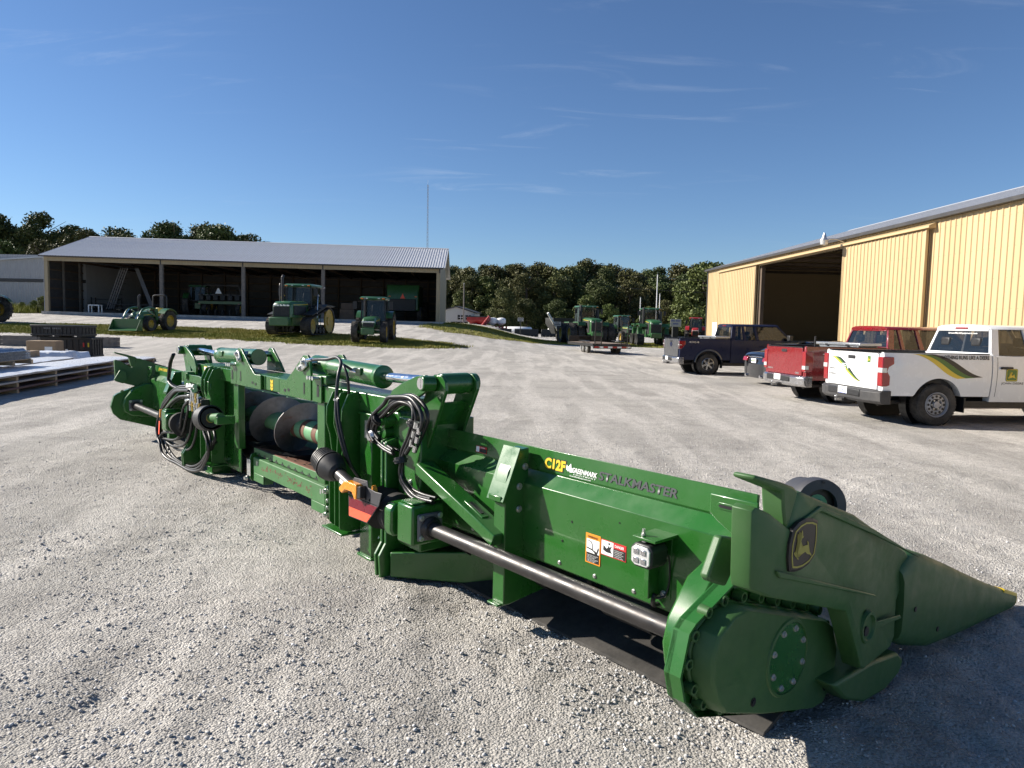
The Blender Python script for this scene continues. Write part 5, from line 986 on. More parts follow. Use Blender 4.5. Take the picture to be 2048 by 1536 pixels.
def track(parent, x0, x1, y, w, r0, r1, zc0, zc1, rim='yellow_rim', drop=None):
    """rubber belt round a rear drive wheel (x0) and a front idler (x1)"""
    tr = MB().box(min(x0, x1)+.1, max(x0, x1)-.1, y-w*.2, y+w*.2, .35, min(zc0, zc1)+.1).build('track', 'dark_machine', parent); pts = []
    P0, P1 = (x0, zc0, r0), (x1, zc1, r1)
    for a in frange(R(95), R(268), 14): pts.append((P0[0]+math.cos(a)*r0, P0[1]+math.sin(a)*r0))
    for a in frange(R(-88), R(85), 14): pts.append((P1[0]+math.cos(a)*r1, P1[1]+math.sin(a)*r1))
    n = len(pts); o = MB()
    def ring(q, f): cx = sum(p[0] for p in pts)/n; cz = sum(p[1] for p in pts)/n; return [(cx+(p[0]-cx)*f, q, cz+(p[1]-cz)*f) for p in pts]
    o.loft([ring(y-w/2, .93), ring(y-w/2, 1), ring(y+w/2, 1), ring(y+w/2, .93)], True, False)
    tot = [0]
    for i in range(n): a, b_ = pts[i], pts[(i+1) % n]; tot.append(tot[-1]+math.hypot(b_[0]-a[0], b_[1]-a[1]))
    m_ = int(tot[-1]/.16)
    for k in range(m_):
        d = tot[-1]*k/m_; i = max(j for j in range(n) if tot[j] <= d); f = (d-tot[i])/max(tot[i+1]-tot[i], 1e-6); a, b_ = pts[i], pts[(i+1) % n]
        p = (a[0]+(b_[0]-a[0])*f, a[1]+(b_[1]-a[1])*f); t_ = Vector((b_[0]-a[0], 0, b_[1]-a[1])).normalized(); nn = Vector((t_.z, 0, -t_.x))
        for h in (-1, 1): o.beam(Vector((p[0], y+h*w*.02, p[1])), Vector((p[0], y+h*w*.48, p[1]))+t_*.07, .06, .05, nn)
    o.build('belt', 'track_rubber', tr)
    for (x, z, r) in (P0, P1):
        sg = 1 if y > 0 else -1
        MB().lathe((x, y, z), (0, sg, 0), [(r*.90, w*.3), (r*.88, w*.44), (r*.75, w*.40), (r*.3, w*.30), (r*.28, w*.38), (.001, w*.38)], 26).build('track_wheel', rim, tr)
    for i in range(3): x = x0+(x1-x0)*(.3+.2*i); MB().cyl((x, y-w*.35, .29), (x, y+w*.35, .29), .2, n=18).build('mid_roller', 'dark_machine', tr)
def cab(T, x0, x1, hw, z0, z1, roof='jd_green', taper=.08):
    c = MB().box(x0, x1, -hw+.04, hw-.04, z0-.12, z0).build('cab', 'dark_machine', T)
    for x, t in ((x0, taper), (x1, -taper), ((x0*.62+x1*.38), 0)):
        for s in (1, -1): MB().beam((x, s*(hw-.03), z0), (x+t, s*(hw-.08), z1), .07, .07).build('cab_pillar', 'black_plastic', c)
    f = [(x1-.0, z0), (x1-taper, z1)]; r_ = [(x0, z0), (x0+taper, z1)]
    MB().quad((x1, -hw+.06, z0), (x1, hw-.06, z0), (x1-taper, hw-.11, z1), (x1-taper, -hw+.11, z1)).build('windscreen', 'cab_glass', c, smooth=0)
    MB().quad((x0, -hw+.06, z0), (x0, hw-.06, z0), (x0+taper, hw-.11, z1), (x0+taper, -hw+.11, z1)).build('rear_glass', 'cab_glass', c, smooth=0)
    for s in (1, -1): MB().quad((x0, s*(hw-.03), z0), (x1, s*(hw-.03), z0), (x1-taper, s*(hw-.08), z1), (x0+taper, s*(hw-.08), z1)).build('side_glass', 'cab_glass', c, smooth=0)
    rf = MB().loft([[(x, y, z) for x, y in ((x0-.02+e_, -hw+e_), (x1+.12-e_, -hw+e_), (x1+.16-e_, 0), (x1+.12-e_, hw-e_), (x0-.02+e_, hw-e_))] for e_, z in ((.03, z1), (-.04, z1+.05), (-.03, z1+.13), (.08, z1+.19))]).build('cab_roof', roof, c, smooth=40)
    for y in (-hw+.12, hw-.12): B('roof_lamp', 'orange_lens', rf, x1+.14, x1+.19, y-.08, y+.08, z1+.04, z1+.1, bevel=.01)
    for y in (-.35, .35): B('work_lamp', 'clear_lens', rf, x1+.165, x1+.185, y-.07, y+.07, z1+.05, z1+.11, bevel=.01)
    B('seat', 'black_plastic', c, x0+.35, x0+.8, -.27, .27, z0, z0+.35, bevel=.05); MB().beam((x0+.38, 0, z0+.3), (x0+.25, 0, z0+.95), .5, .14, (1, 0, 0)).build('seat_back', 'black_plastic', c, .04)
    MB().tube([(x1-.2, 0, z0), (x1-.42, 0, z0+.45)], .04, 8).lathe((x1-.42, 0, z0+.45), (-.5, 0, .6), [(.18, 0), (.2, .015), (.18, .03), (.16, .015)], 20).build('steering_wheel', 'black_plastic', c)
    for s in (1, -1): MB().tube([(x1, s*hw, z1-.1), (x1+.15, s*(hw+.25), z1-.15)], .015, 6).box(x1+.1, x1+.16, s*(hw+.2), s*(hw+.42), z1-.55, z1-.1).build('mirror', 'black_plastic', c)
    return c
def hood(T, x0, x1, hw, zb, zt0, zt1, mat='jd_green', lamps=4, slope=.12):
    rows = [(x0, zt0, hw), (x0+(x1-x0)*.6, zt0+(zt1-zt0)*.5, hw*.98), (x1-.22, zt1, hw*.94), (x1-.04, zt1-slope, hw*.88), (x1+.02, zt1-slope-.14, hw*.86)]
    h = MB().loft([[(x, -w, zb), (x, -w, z-.16), (x, -w*.82, z-.03), (x, -w*.35, z), (x, w*.35, z), (x, w*.82, z-.03), (x, w, z-.16), (x, w, zb)] for x, z, w in rows], True).build('hood', mat, T, .01, smooth=45)
    B('grille', 'dark_machine', h, x1+.02, x1+.055, -hw*.82, hw*.82, zb+.05, zt1-slope-.22, bevel=.02)
    for i in range(9): y = -hw*.75+hw*1.5*i/8; B('grille_slat', 'black_plastic', h, x1+.056, x1+.066, y-.012, y+.012, zb+.08, zt1-slope-.26, bevel=0)
    for i in range(lamps): y = -hw*.68+hw*1.36*i/(lamps-1); B('headlamp', 'clear_lens', h, x1+.02, x1+.06, y-.09, y+.09, zt1-slope-.20, zt1-slope-.11, bevel=.02)
    for s in (1, -1): B('side_screen', 'dark_machine', h, x0+.35, x1-.35, s*hw*.985, s*(hw*1.0+.012), zb+.15, zt0-.33, bevel=.01); MB().prism([(x0+.1, zt0-.22), (x1-.3, zt1-.22), (x1-.3, zt1-.19), (x0+.1, zt0-.19)], 'y', s*hw*.99, s*(hw+.008)).build('hood_stripe', 'yellow', h)
    return h
def base(T, x0, x1, w, z0, z1): return MB().box(x0, x1, -w, w, z0, z1).build('chassis', 'jd_green', T, .03)
def stack(T, p, h, r=.06, mat='dark_steel'): return MB().tube([p, (p[0], p[1], p[2]+h*.86), (p[0]-.04, p[1], p[2]+h*.95), (p[0]-.16, p[1], p[2]+h)], r, 10).build('exhaust_stack', mat, T)
def wheel_tractor(label, loc, rz, rr=.90, fr=.62, trk=.95, wb=2.4, rw=.5, fw=.36, zc=1.25, zr=2.45, hoodz=1.62, paint='jd_green', group=None, rops=False, dual=0, seat_only=False, rim='yellow_rim', lamps=4, chw=.72, name='tractor'):
    T = thing(name, label, 'tractor', (loc[0], loc[1], float(H(loc[0], loc[1]))+loc[2]), rz, group)
    for s in (1, -1):
        lug_tyre(T, (0, s*trk, rr), rr, rw, rim, dual, s); lug_tyre(T, (wb, s*trk*.92, fr), fr, fw, rim, 0, s)
        MB().loft([[(math.cos(a)*(rr+.10), s*y, rr+math.sin(a)*(rr+.10)) for y in (trk-.28, trk+.2)]+[(math.cos(a)*(rr+.13), s*y, rr+math.sin(a)*(rr+.13)) for y in (trk+.2, trk-.28)] for a in frange(R(35), R(150), 9)]).build('fender', paint, T)
    base(T, -.3, wb+.35, .26, fr*.9, rr+.15); MB().cyl((wb, -trk*.9, fr), (wb, trk*.9, fr), .1, n=12).build('front_axle', 'jd_green' if paint == 'jd_green' else 'dark_machine', T); MB().cyl((0, -trk, rr), (0, trk, rr), .13, n=12).build('rear_axle', 'dark_machine', T)
    hood(T, 1.05, wb+.55, .40, fr+.25, hoodz, hoodz-.08, paint, lamps)
    B('front_weight', 'jd_green' if paint == 'jd_green' else 'dark_machine', T, wb+.6, wb+.85, -.36, .36, fr*.75, fr+.22, bevel=.03)
    if rops:
        MB().tube([(-.1, .5, rr+.3), (-.12, .5, zr-.2), (-.12, .42, zr-.04), (-.12, .3, zr), (-.12, -.3, zr), (-.12, -.42, zr-.04), (-.12, -.5, zr-.2), (-.1, -.5, rr+.3)], .045, 8, 3).build('roll_bar', 'black_paint', T)
        B('seat', 'yellow', T, -.05, .4, -.26, .26, rr+.28, rr+.42, bevel=.05); MB().beam((.0, 0, rr+.4), (-.1, 0, rr+.85), .5, .12, (1, 0, 0)).build('seat_back', 'yellow', T, .04)
        MB().tube([(1.05, 0, rr+.5), (.75, 0, rr+.85)], .03, 8).lathe((.75, 0, rr+.85), (-.5, 0, .6), [(.17, 0), (.19, .012), (.17, .024), (.15, .012)], 20).build('steering_wheel', 'black_plastic', T); B('platform', 'dark_machine', T, .2, 1.1, -.5, .5, rr-.05, rr+.05)
        B('warning_lamp', 'orange_lens', T, -.16, -.06, .56, .68, rr+.5, rr+.6)
    else:
        cab(T, -.25, 1.12, chw, zc, zr-.19, paint)
    stack(T, (1.3, -.46, hoodz-.2), zr-hoodz+.15)
    return T
# compact tractor with a front loader
LT = wheel_tractor('green compact tractor with a front loader bucket and black roll bar', (-23.35, 47.0, -.02), 260, .68, .47, .68, 1.75, .40, .28, 1.0, 2.35, 1.30, rops=True, lamps=2)
for s in (1, -1):
    MB().beam((.95, s*.52, .7), (.95, s*.52, 1.42), .12, .16).build('loader_mast', 'jd_green', LT); MB().tube([(.9, s*.52, 1.40), (1.7, s*.52, 1.50), (2.35, s*.52, 1.25), (2.85, s*.52, .42)], .06, 8, 4).build('loader_arm', 'jd_green', LT); MB().cyl((1.0, s*.52, .95), (1.9, s*.52, 1.35), .035, n=10).build('lift_cylinder', 'steel', LT); MB().cyl((2.2, s*.46, 1.38), (2.92, s*.46, .72), .028, n=10).build('tilt_cylinder', 'chrome', LT)
bk_ = MB().prism([(2.90, .05), (2.86, .75), (3.0, .78), (2.96, .2), (3.45, .06), (3.45, .03)], 'y', -.95, .95).build('bucket', 'jd_green', LT, .01)
for s in (1, -1): MB().prism([(2.88, .05), (2.86, .76), (3.05, .72), (3.46, .05)], 'y', s*.95, s*.975).build('bucket_side', 'jd_green', bk_)
# two-track tractor
def tracked(label, loc, rz):
    T = thing('tracked_tractor', label, 'tractor', (loc[0], loc[1], float(H(loc[0], loc[1]))), rz)
    for s in (1, -1):
        track(T, .0, 2.75, s*1.12, .62, .86, .52, .88, .54)
        MB().prism([(-.75, 1.80), (.5, 1.86), (1.1, 1.62), (2.9, 1.18), (2.95, 1.24), (1.15, 1.70), (.5, 1.95), (-.78, 1.88)], 'y', s*.80, s*1.45).build('track_fender', 'dark_machine', T, .01)
        ld = MB().beam((1.25, s*1.30, .45), (1.0, s*1.18, 1.75), .04, .05).beam((1.7, s*1.30, .45), (1.45, s*1.18, 1.75), .04, .05).build('ladder', 'jd_green', T)
        for i in range(5): t = i/4; B('step', 'dark_machine', ld, 1.22-.22*t, 1.72-.22*t, s*(1.22-.12*t), s*(1.36-.12*t), .5+1.2*t, .53+1.2*t)
        MB().tube([(1.8, s*1.28, .9), (1.6, s*1.25, 1.9), (1.4, s*1.2, 2.5), (1.1, s*1.15, 2.45)], .025, 6).build('grab_rail', 'yellow' if s < 0 else 'steel', T)
    base(T, -.6, 3.4, .42, .55, 1.4); hood(T, 1.55, 4.05, .62, 1.05, 2.10, 2.02, 'jd_green', 5, .10)
    B('front_weight', 'jd_green', T, 4.1, 4.5, -.60, .10 if False else .60, .55, 1.05, bevel=.04)
    cab(T, .0, 1.6, .86, 1.75, 3.0); stack(T, (2.35, -.72, 1.3), 2.35, .085); MB().tube([(2.65, -.74, 1.0), (2.65, -.74, 2.95), (2.6, -.74, 3.02)], .05, 10).build('air_intake', 'dark_steel', T)
    for i in range(5): MB().tube([(.0, .8, 2.95), (-.1+.06*i, 1.05+.03*i, 3.05+.03*math.cos(i))], .012, 6, 1).build('hand_rail', 'steel', T)
tracked('large green tracked tractor with tall exhaust stack and five headlamps in its nose', (-13.4, 46.8, 0), 263)
wheel_tractor('green cab tractor parked beside the tracked tractor, at the shed opening', (-8.3, 43.2, -.05), 272, .86, .60, .88, 2.3, .46, .36, 1.25, 2.66, 1.52, chw=.74)
wheel_tractor('green tractor cut off by the left edge, only its yellow rear wheel showing', (-37.05, 50.6, 0), 192, .95, .6, .95, 2.5, .5, .38, 1.35, 2.8, 1.6)
# articulated giants beyond the trailer
def giant(label, loc, rz, tracks=False):
    T = thing('articulated_tractor', label, 'tractor', (loc[0], loc[1], float(H(loc[0], loc[1]))), rz)
    for cx in (0, 3.6):
        for s in (1, -1):
            if tracks: track(T, cx-.55, cx+.75, s*1.25, .66, .50, .50, .62, .62, 'dark_machine'); MB().loft([[(x, s*1.25+q, z) for x, z in ((cx-.9, .35), (cx+.1, 1.75), (cx+.5, 1.72), (cx+1.1, .35))] for q in (-.2, .2)]).build('track_frame', 'jd_green', T)
            else: lug_tyre(T, (cx, s*1.05, 1.02), 1.02, .62, 'yellow_rim', .72, s)
            MB().prism([(cx-.9, 2.02), (cx+.9, 2.02), (cx+1.1, 1.75), (cx+1.15, 1.82), (cx+.95, 2.12), (cx-.95, 2.12), (cx-1.1, 1.85)], 'y', s*.72, s*1.45).build('fender', 'jd_green', T, .01)
    base(T, -1.2, 1.2, .5, .8, 1.6); base(T, 2.0, 4.7, .5, .8, 1.6); B('hinge', 'dark_machine', T, 1.1, 2.1, -.35, .35, .8, 1.5); hood(T, 2.85, 5.7, .60, 1.0, 2.55, 2.40, 'jd_green', 2, .14)
    cab(T, 1.05, 2.75, .92, 1.95, 3.45); stack(T, (3.0, -.80, 1.9), 1.7, .11, 'black_plastic'); MB().cyl((3.0, .80, 1.9), (3.0, .80, 3.3), .16, n=14).build('air_cleaner', 'black_plastic', T); B('rear_deck', 'dark_machine', T, -1.4, 1.0, -.8, .8, 1.6, 1.95)
    B('weight_block', 'jd_green', T, 5.7, 6.05, -.5, .5, .75, 1.25, bevel=.05)
    for s in (1, -1): MB().beam((1.2, s*1.35, .5), (1.4, s*1.05, 1.9), .05, .45, (1, 0, 0)).build('ladder', 'dark_machine', T)
giant('huge green articulated tractor on dual wheels with yellow rims, behind the trailer', (6.6, 69.5, 0), 279)
giant('huge green articulated tractor on four rubber tracks, right of the trailer ramps', (13.5, 72.0, 0), 268, True)
wheel_tractor('smaller green tractor seen between the two articulated tractors', (12.0, 80, 0), 284, .95, .66, .95, 2.7, .5, .4, 1.4, 3.05, 1.9)
wheel_tractor('red tractor with a blue-tinted cab beside the corner of the yellow barn', (21.0, 82, 0), 255, .95, .66, .95, 2.7, .5, .4, 1.4, 3.0, 1.85, paint='case_red', rim='zinc')
wheel_tractor('green tractor half hidden behind the corner of the yellow barn', (22.6, 78, .25), 262, 1.0, .7, .95, 2.8, .5, .4, 1.8, 3.75, 2.1)
# dark seed cart with a white boom left of the dual-wheel tractor
K = thing('seed_cart', 'dark seed cart with a pale unloading boom left of the dual-wheel tractor', 'implement', (5.7, 78, .0), 200)
MB().loft([[(-1.4, -.5, .9), (1.4, -.5, .9), (1.4, .5, .9), (-1.4, .5, .9)], [(-1.9, -1.1, 2.0), (1.9, -1.1, 2.0), (1.9, 1.1, 2.0), (-1.9, 1.1, 2.0)], [(-1.9, -1.1, 2.6), (1.9, -1.1, 2.6), (1.9, 1.1, 2.6), (-1.9, 1.1, 2.6)]]).build('hopper', 'dark_machine', K)
MB().cyl((1.2, .8, 1.2), (2.6, 1.2, 3.1), .12, n=12).build('boom', 'white_print', K); [lug_tyre(K, (0, s*1.1, .6), .6, .4, 'zinc', 0, s) for s in (1, -1)]; MB().beam((-1.4, 0, .6), (-3.2, 0, .5), .15, .15).build('drawbar', 'dark_machine', K)
# flat trailer with raised ramps: origin at the middle of its rear edge, x forward
M('deck_wood', (.23, .17, .13), .85, 0, .3, 4, .2, 30); M('red_white_tape', (.35, .02, .02), .4)
FT = thing('flatbed_trailer', 'low flatbed trailer with two upright ramps and wooden deck', 'trailer', (6.25, 44.6, 0), 101)
B('rear_bar', 'black_paint', FT, -.02, .1, -1.25, 1.25, .38, .56); [B('side_rail', 'black_paint', FT, .1, 6.0, s*1.2-.05, s*1.2+.05, .5, .68) for s in (1, -1)]
for i in range(11): B('deck_plank', 'deck_wood', FT, .6, 5.95, -1.14+i*.208, -1.14+i*.208+.2, .64, .685)
for i in range(8): B('reflective_tape', 'red_white_tape' if i % 2 else 'white_print', FT, -.024, -.0205, -1.2+i*.3, -.91+i*.3, .42, .52, bevel=0)
B('dovetail', 'black_paint', FT, .1, .6, -1.15, 1.15, .5, .6)
for y in (-1.0, .72):
    rp_ = MB().beam((.05, y, .6), (-.05, y, 2.15), .05, .07).beam((.05, y+.42, .6), (-.05, y+.42, 2.15), .05, .07).build('loading_ramp', 'black_paint', FT)
    for i in range(7): B('ramp_rung', 'black_paint', rp_, -.04-.0, .04, y, y+.42, .72+i*.21, .76+i*.21)
for cx in (1.9, 2.75):
    for s in (1, -1): wheel(FT, (cx, s*1.02, .36), .36, .22, s, 'six', 'zinc', .55)
for y in (-.9, .9): B('tail_lamp', 'red_lens', FT, -.028, -.0205, y-.1, y+.1, .44, .5)
for s in (1, -1): MB().loft([[(1.4, s*1.0, .80), (3.25, s*1.0, .80), (3.25, s*1.26, .80), (1.4, s*1.26, .80)], [(1.5, s*1.0, .84), (3.15, s*1.0, .84), (3.15, s*1.26, .84), (1.5, s*1.26, .84)]]).build('mudguard', 'black_paint', FT)
MB().beam((6.0, .5, .55), (7.6, 0, .55), .12, .14).beam((6.0, -.5, .55), (7.6, 0, .55), .12, .14).build('drawbar', 'black_paint', FT); MB().cyl((6.9, 0, .1), (6.9, 0, .9), .05, n=10).build('jack', 'zinc', FT); B('tool_box', 'black_plastic', FT, 5.9, 6.3, -.45, .45, .69, 1.1); B('headboard', 'black_paint', FT, 5.9, 5.96, -1.2, 1.2, .7, 1.1)

# ---- machines kept inside the shed (local frame of the shed) ----
SM = SH.matrix_basis if False else Matrix.Translation(SH.location) @ SH.rotation_euler.to_matrix().to_4x4()
def inshed(x, y): p = SM @ Vector((x, y, 0)); return (p.x, p.y, p.z)
def shed_thing(name, label, cat, x, y, rz=0, group=None): return thing(name, label, cat, inshed(x, y), rz+3.5, group)
HR = shed_thing('folded_harrow', 'folded harrow with two leaning bundles of pale tubes inside the shed', 'implement', 5.6, 4.0)
for s in (1, -1):
    for i in range(4): MB().cyl((s*(2.1-.14*i)-.3, -.3+.12*i, .35), (s*(.75-.14*i)-.3, -.3+.12*i, 4.05), .035, n=8).build('wing_tube', 'pale_tube' if 'pale_tube' in MATS else M('pale_tube', (.22, .22, .23), .45, .4).name, HR)
    for i in range(7): MB().cyl((s*(1.95-.19*i)-.3, -.2, .6+.5*i), (s*(1.6-.19*i)-.3, .8, .7+.5*i), .02, n=6).build('tine_bar', 'dark_machine', HR)
for z in (.45, .8): MB().beam((-2.6, .2, z), (2.2, .2, z), .12, .12).build('frame_beam', 'dark_machine', HR)
for x in (-1.8, 1.4): lug_tyre(HR, (x, .6, .4), .4, .25, 'zinc'); 
PT = shed_thing('planter', 'row planter seen from behind with a pale warning triangle, inside the shed', 'implement', 13.1, 4.2, 90)
MB().beam((0, -2.0, 1.2), (0, 2.0, 1.2), .2, .25).build('toolbar', 'jd_green', PT); MB().tube([(-.1, -1.9, 1.9), (-.1, -1.6, 2.75), (-.1, 1.6, 2.75), (-.1, 1.9, 1.9)], .05, 8, 1).build('hose_frame', 'dark_steel', PT); MB().beam((-.1, -2.0, 1.9), (-.1, 2.0, 1.9), .1, .1).build('top_bar', 'dark_steel', PT)
for i in range(6): y = -1.6+i*.64; B('seed_box', 'dark_machine', PT, -.5, .1, y-.2, y+.2, 1.4, 1.85, bevel=.04); MB().cyl((-.4, y-.04, .3), (-.4, y+.04, .3), .3, n=16).build('gauge_wheel', 'tyre', PT); MB().tube([(-.2, y, 1.85), (-.3, y+.1, 2.3), (-.15, y, 2.7)], .025, 6).build('seed_hose', 'hose', PT)
MB().prism([(-.28, 2.0), (.28, 2.0), (.06, 2.48), (-.06, 2.48)], 'x', -.62, -.60).build('warning_triangle', 'white_print', PT)
for s in (1, -1): lug_tyre(PT, (.4, s*1.5, .62), .62, .35, 'yellow_rim', 0, s); B('tail_lamp', 'red_lens', PT, -.55, -.52, s*1.75-.08, s*1.75+.08, 1.05, 1.12)
wheel_tractor('dark tractor standing behind the second shed post, yellow wheels in shadow', (inshed(10.6, 5.5)[0], inshed(10.6, 5.5)[1], .1), 100, .95, .6, .95, 2.5, .5, .38, 1.35, 2.75, 1.6)
wheel_tractor('tractor in deep shade between the middle shed posts', (inshed(19.2, 6.5)[0], inshed(19.2, 6.5)[1], .1), 268, .95, .6, .95, 2.5, .5, .38, 1.35, 2.9, 1.7)
CBN = shed_thing('combine', 'green combine harvester backed into the right bay with a red warning triangle', 'combine', 29.6, 4.0, 90)
MB().loft([[(-.2, -1.4, 1.0), (-.2, 1.4, 1.0), (-.2, 1.4, 2.6), (-.2, -1.4, 2.6)], [(.1, -1.5, .9), (.1, 1.5, .9), (.1, 1.5, 3.3), (.1, -1.5, 3.3)], [(5.5, -1.5, .9), (5.5, 1.5, .9), (5.5, 1.5, 3.4), (5.5, -1.5, 3.4)]]).build('body', 'jd_green', CBN, .05); B('rear_hood', 'dark_machine', CBN, -.5, -.21, -1.2, 1.2, .9, 2.0, bevel=.05)
MB().prism([(-.22, 2.05), (.22, 2.05), (0, 2.5)], 'x', -.26, -.24).build('warning_triangle', 'red_fluor', CBN); [lug_tyre(CBN, (.6, s*1.5, .65), .65, .4, 'yellow_rim', 0, s) for s in (1, -1)]; [lug_tyre(CBN, (4.6, s*1.7, .95), .95, .7, 'yellow_rim', 0, s) for s in (1, -1)]
for s in (1, -1): B('tail_lamp', 'orange_lens', CBN, -.24, -.21, s*1.2-.1, s*1.2+.1, 2.2, 2.28)
for i in range(2):
    bx = shed_thing('wooden_box', ('small pallet box on top of another beside the green cab tractor', 'large pallet box on the shed floor behind the green cab tractor')[i], 'box', 24.9, 1.6, 10); w = (.5, .62)[i]; z = (.9, 0)[i]; hh = (.5, .86)[i]
    for k in range(4):
        for s in (1, -1): B('board', 'wood', bx, -w, w, s*w-.015, s*w+.015, z+k*hh/4+.005, z+(k+1)*hh/4-.012); B('board', 'wood', bx, s*w-.015, s*w+.015, -w+.02, w-.02, z+k*hh/4+.005, z+(k+1)*hh/4-.012)
    B('lid', 'wood', bx, -w, w, -w, w, z+hh-.01, z+hh+.012)
bn_ = shed_thing('work_bench', 'small white-topped bench at the mouth of the left shed bay', 'bench', 3.5, 1.2); B('top', 'white_print', bn_, -.45, .45, -.3, .3, .58, .66); [B('leg', 'white_print', bn_, s*.42-.04, s*.42+.04, q*.26-.03, q*.26+.03, 0, .58) for s in (1, -1) for q in (1, -1)]
rk = shed_thing('parts_rack', 'dark rack of parts standing along the left wall inside the shed', 'rack', 2.4, 5.0); [B('shelf', 'dark_machine', rk, -1.0, 1.4, -.4, .4, z, z+.06) for z in (.2, .75, 1.2)]; [B('upright', 'dark_machine', rk, x-.04, x+.04, y-.04, y+.04, 0, 1.4) for x in (-.96, 1.36) for y in (-.36, .36)]; [B('part', 'dark_machine', rk, -.9+i*.45, -.6+i*.45, -.3, .3, .27, .27+.2+.1*(i % 3), bevel=.04) for i in range(5)]

# ---------------- goods on the left ----------------
M('wrap', (.78, .80, .83), .3, 0, .12, 9, .35, 14, .2); M('cardboard', (.33, .23, .14), .8, 0, .15, 4); M('bin_black', (.012, .012, .013), .5, 0, .2, 5, 0, 1, 0, .5, .05); M('blue_sheet', (.20, .25, .33), .3, .5, .15, 3); M('rust_board', (.16, .09, .075), .7, 0, .2, 4)
def pallet_stack(label, p0, p1, w, group, layers=2, seed=0):
    """long crated bundle from p0 to p1 (near edge), w wide to its left"""
    d = Vector((p1[0]-p0[0], p1[1]-p0[1], 0)); L_ = d.length; rz = math.degrees(math.atan2(d.y, d.x)); T = thing('crated_bundle', label, 'bundle', (p0[0], p0[1], float(H(*p0))), rz, group)
    rnd = random.Random(seed); z = .0; n = max(2, int(L_/1.75))
    for l in range(layers+1):
        th = .045
        for k in range(n+1): x = min(max(.05, L_*k/n), L_-.07); B('block', 'pale_wood', T, x-.05, x+.05, .01, w-.01, z, z+.095)
        z += .097; MB().box(0, L_, 0, w, z, z+th).build('boards', 'rust_board' if l == 0 else 'wrap_edge', T, .008); z += th+.002
    V = []; nx, ny = int(L_/.18), max(6, int(w/.18))
    X_, Y_ = np.meshgrid(np.linspace(-.01, L_+.01, nx), np.linspace(-.01, w+.01, ny)); Z_ = z+.028+.02*(vn(X_*2.2+seed, Y_*5, 1)+vn(X_*6, Y_*9, 2)*.6); Z_[[0, -1]] -= .03
    me = grid_mesh('film', X_, Y_, Z_); me.materials.append(MATS['wrap']); me.shade_smooth(); link('plastic_film', me, T)
    return T, z
M('wrap_edge', (.40, .38, .37), .5, 0, .3, 3)
pallet_stack('long crate of sheets under white plastic film, nearest on the left', (-10.75, 14.0), (-12.55, 23.6), 1.3, None, 2, 1)
pallet_stack('short crate of sheets behind the tip of the long crate, white film on top', (-12.95, 24.3), (-13.3, 26.4), 1.2, None, 1, 2)
pallet_stack('crate of sheets further left, mostly hidden behind the nearest one', (-12.3, 14.5), (-14.1, 22.8), 1.3, None, 2, 3)
# bundle of corrugated roofing on a pallet
CS = thing('roofing_bundle', 'stack of blue-grey corrugated roofing sheets on a wooden pallet', 'bundle', (-12.05, 16.1, .50), 101)
for k in range(4): B('bearer', 'pale_wood', CS, -.6+k*.95, -.48+k*.95, -.05, 1.35, .02, .12)
for k in range(5): B('pallet_board', 'pale_wood', CS, -.6, 2.4, .0+k*.3, .12+k*.3, .122, .145)
prof = []; x = 0
while x < 1.2: prof += [(x, 0), (x+.10, 0), (x+.15, .055), (x+.20, .055), (x+.25, 0)]; x += .25
for k in range(9):
    z = .15+k*.024; mb = MB(); n = len(prof); mb.loft([[(q, p[0]+.01*(k % 3), z+p[1]) for p in prof]+[(q, p[0]+.01*(k % 3), z+p[1]+.012) for p in prof[::-1]] for q in (-.5-.02*(k % 2), 2.35+.02*(k % 3))]).build('corrugated_sheet', 'blue_sheet', CS, smooth=0)
B('strap', 'zinc', CS, .4, .44, -.02, 1.28, .425, .43); B('strap', 'zinc', CS, 1.7, 1.74, -.02, 1.28, .425, .43)
# wrapped pallet and cartons
def carton(label, p, rz, sx, sy, sz, name='cardboard_box', mat='cardboard'):
    T = thing(name, label, 'box', p, rz); MB().box(0, sx, 0, sy, 0, sz).build('carton', mat, T, .008); B('tape', 'pale_wood', T, sx*.48, sx*.52, -.002, sy+.002, sz, sz+.003, bevel=0); B('paper_label', 'white_print', T, sx*.62, sx*.88, -.004, -.001, sz*.15, sz*.55, bevel=0); return T
carton('brown cardboard box in front of the black plastic bins', (-18.9, 27.6, .28), 10, 1.05, .7, .50); carton('flat cardboard box tucked beside the wrapped pallet', (-15.9, 21.6, .30), 12, 1.0, .9, .35)
for q, (x, y) in enumerate(((-19.1, 27.5), (-16.1, 21.5))):
    t = thing('wooden_pallet', ('wooden pallet under the brown cardboard box', 'wooden pallet under the flat cardboard box')[q], 'pallet', (x, y, 0), (10, 12)[q])
    for k in range(3): B('bearer', 'pale_wood', t, 0, 1.3, .05+k*.5, .15+k*.5, .02, .12)
    for k in range(6): B('deck_board', 'pale_wood', t, k*.24, k*.24+.14, .0, 1.2, .122, .145); 
    B('infill', 'pale_wood', t, .02, 1.28, .1, 1.1, .147, .278)
WP = thing('wrapped_pallet', 'pallet load wrapped in crinkled clear white film', 'pallet', (-17.3, 23.6, 0), 8)
for k in range(4): B('bearer', 'pale_wood', WP, .0, 2.6, .05+k*.35, .15+k*.35, .02, .13)
nx, ny = 30, 14; X_, Y_ = np.meshgrid(np.linspace(0, 2.6, nx), np.linspace(0, 1.25, ny)); ed = np.minimum(np.minimum(X_, 2.6-X_)/.05, np.minimum(Y_, 1.25-Y_)/.05).clip(0, 1)
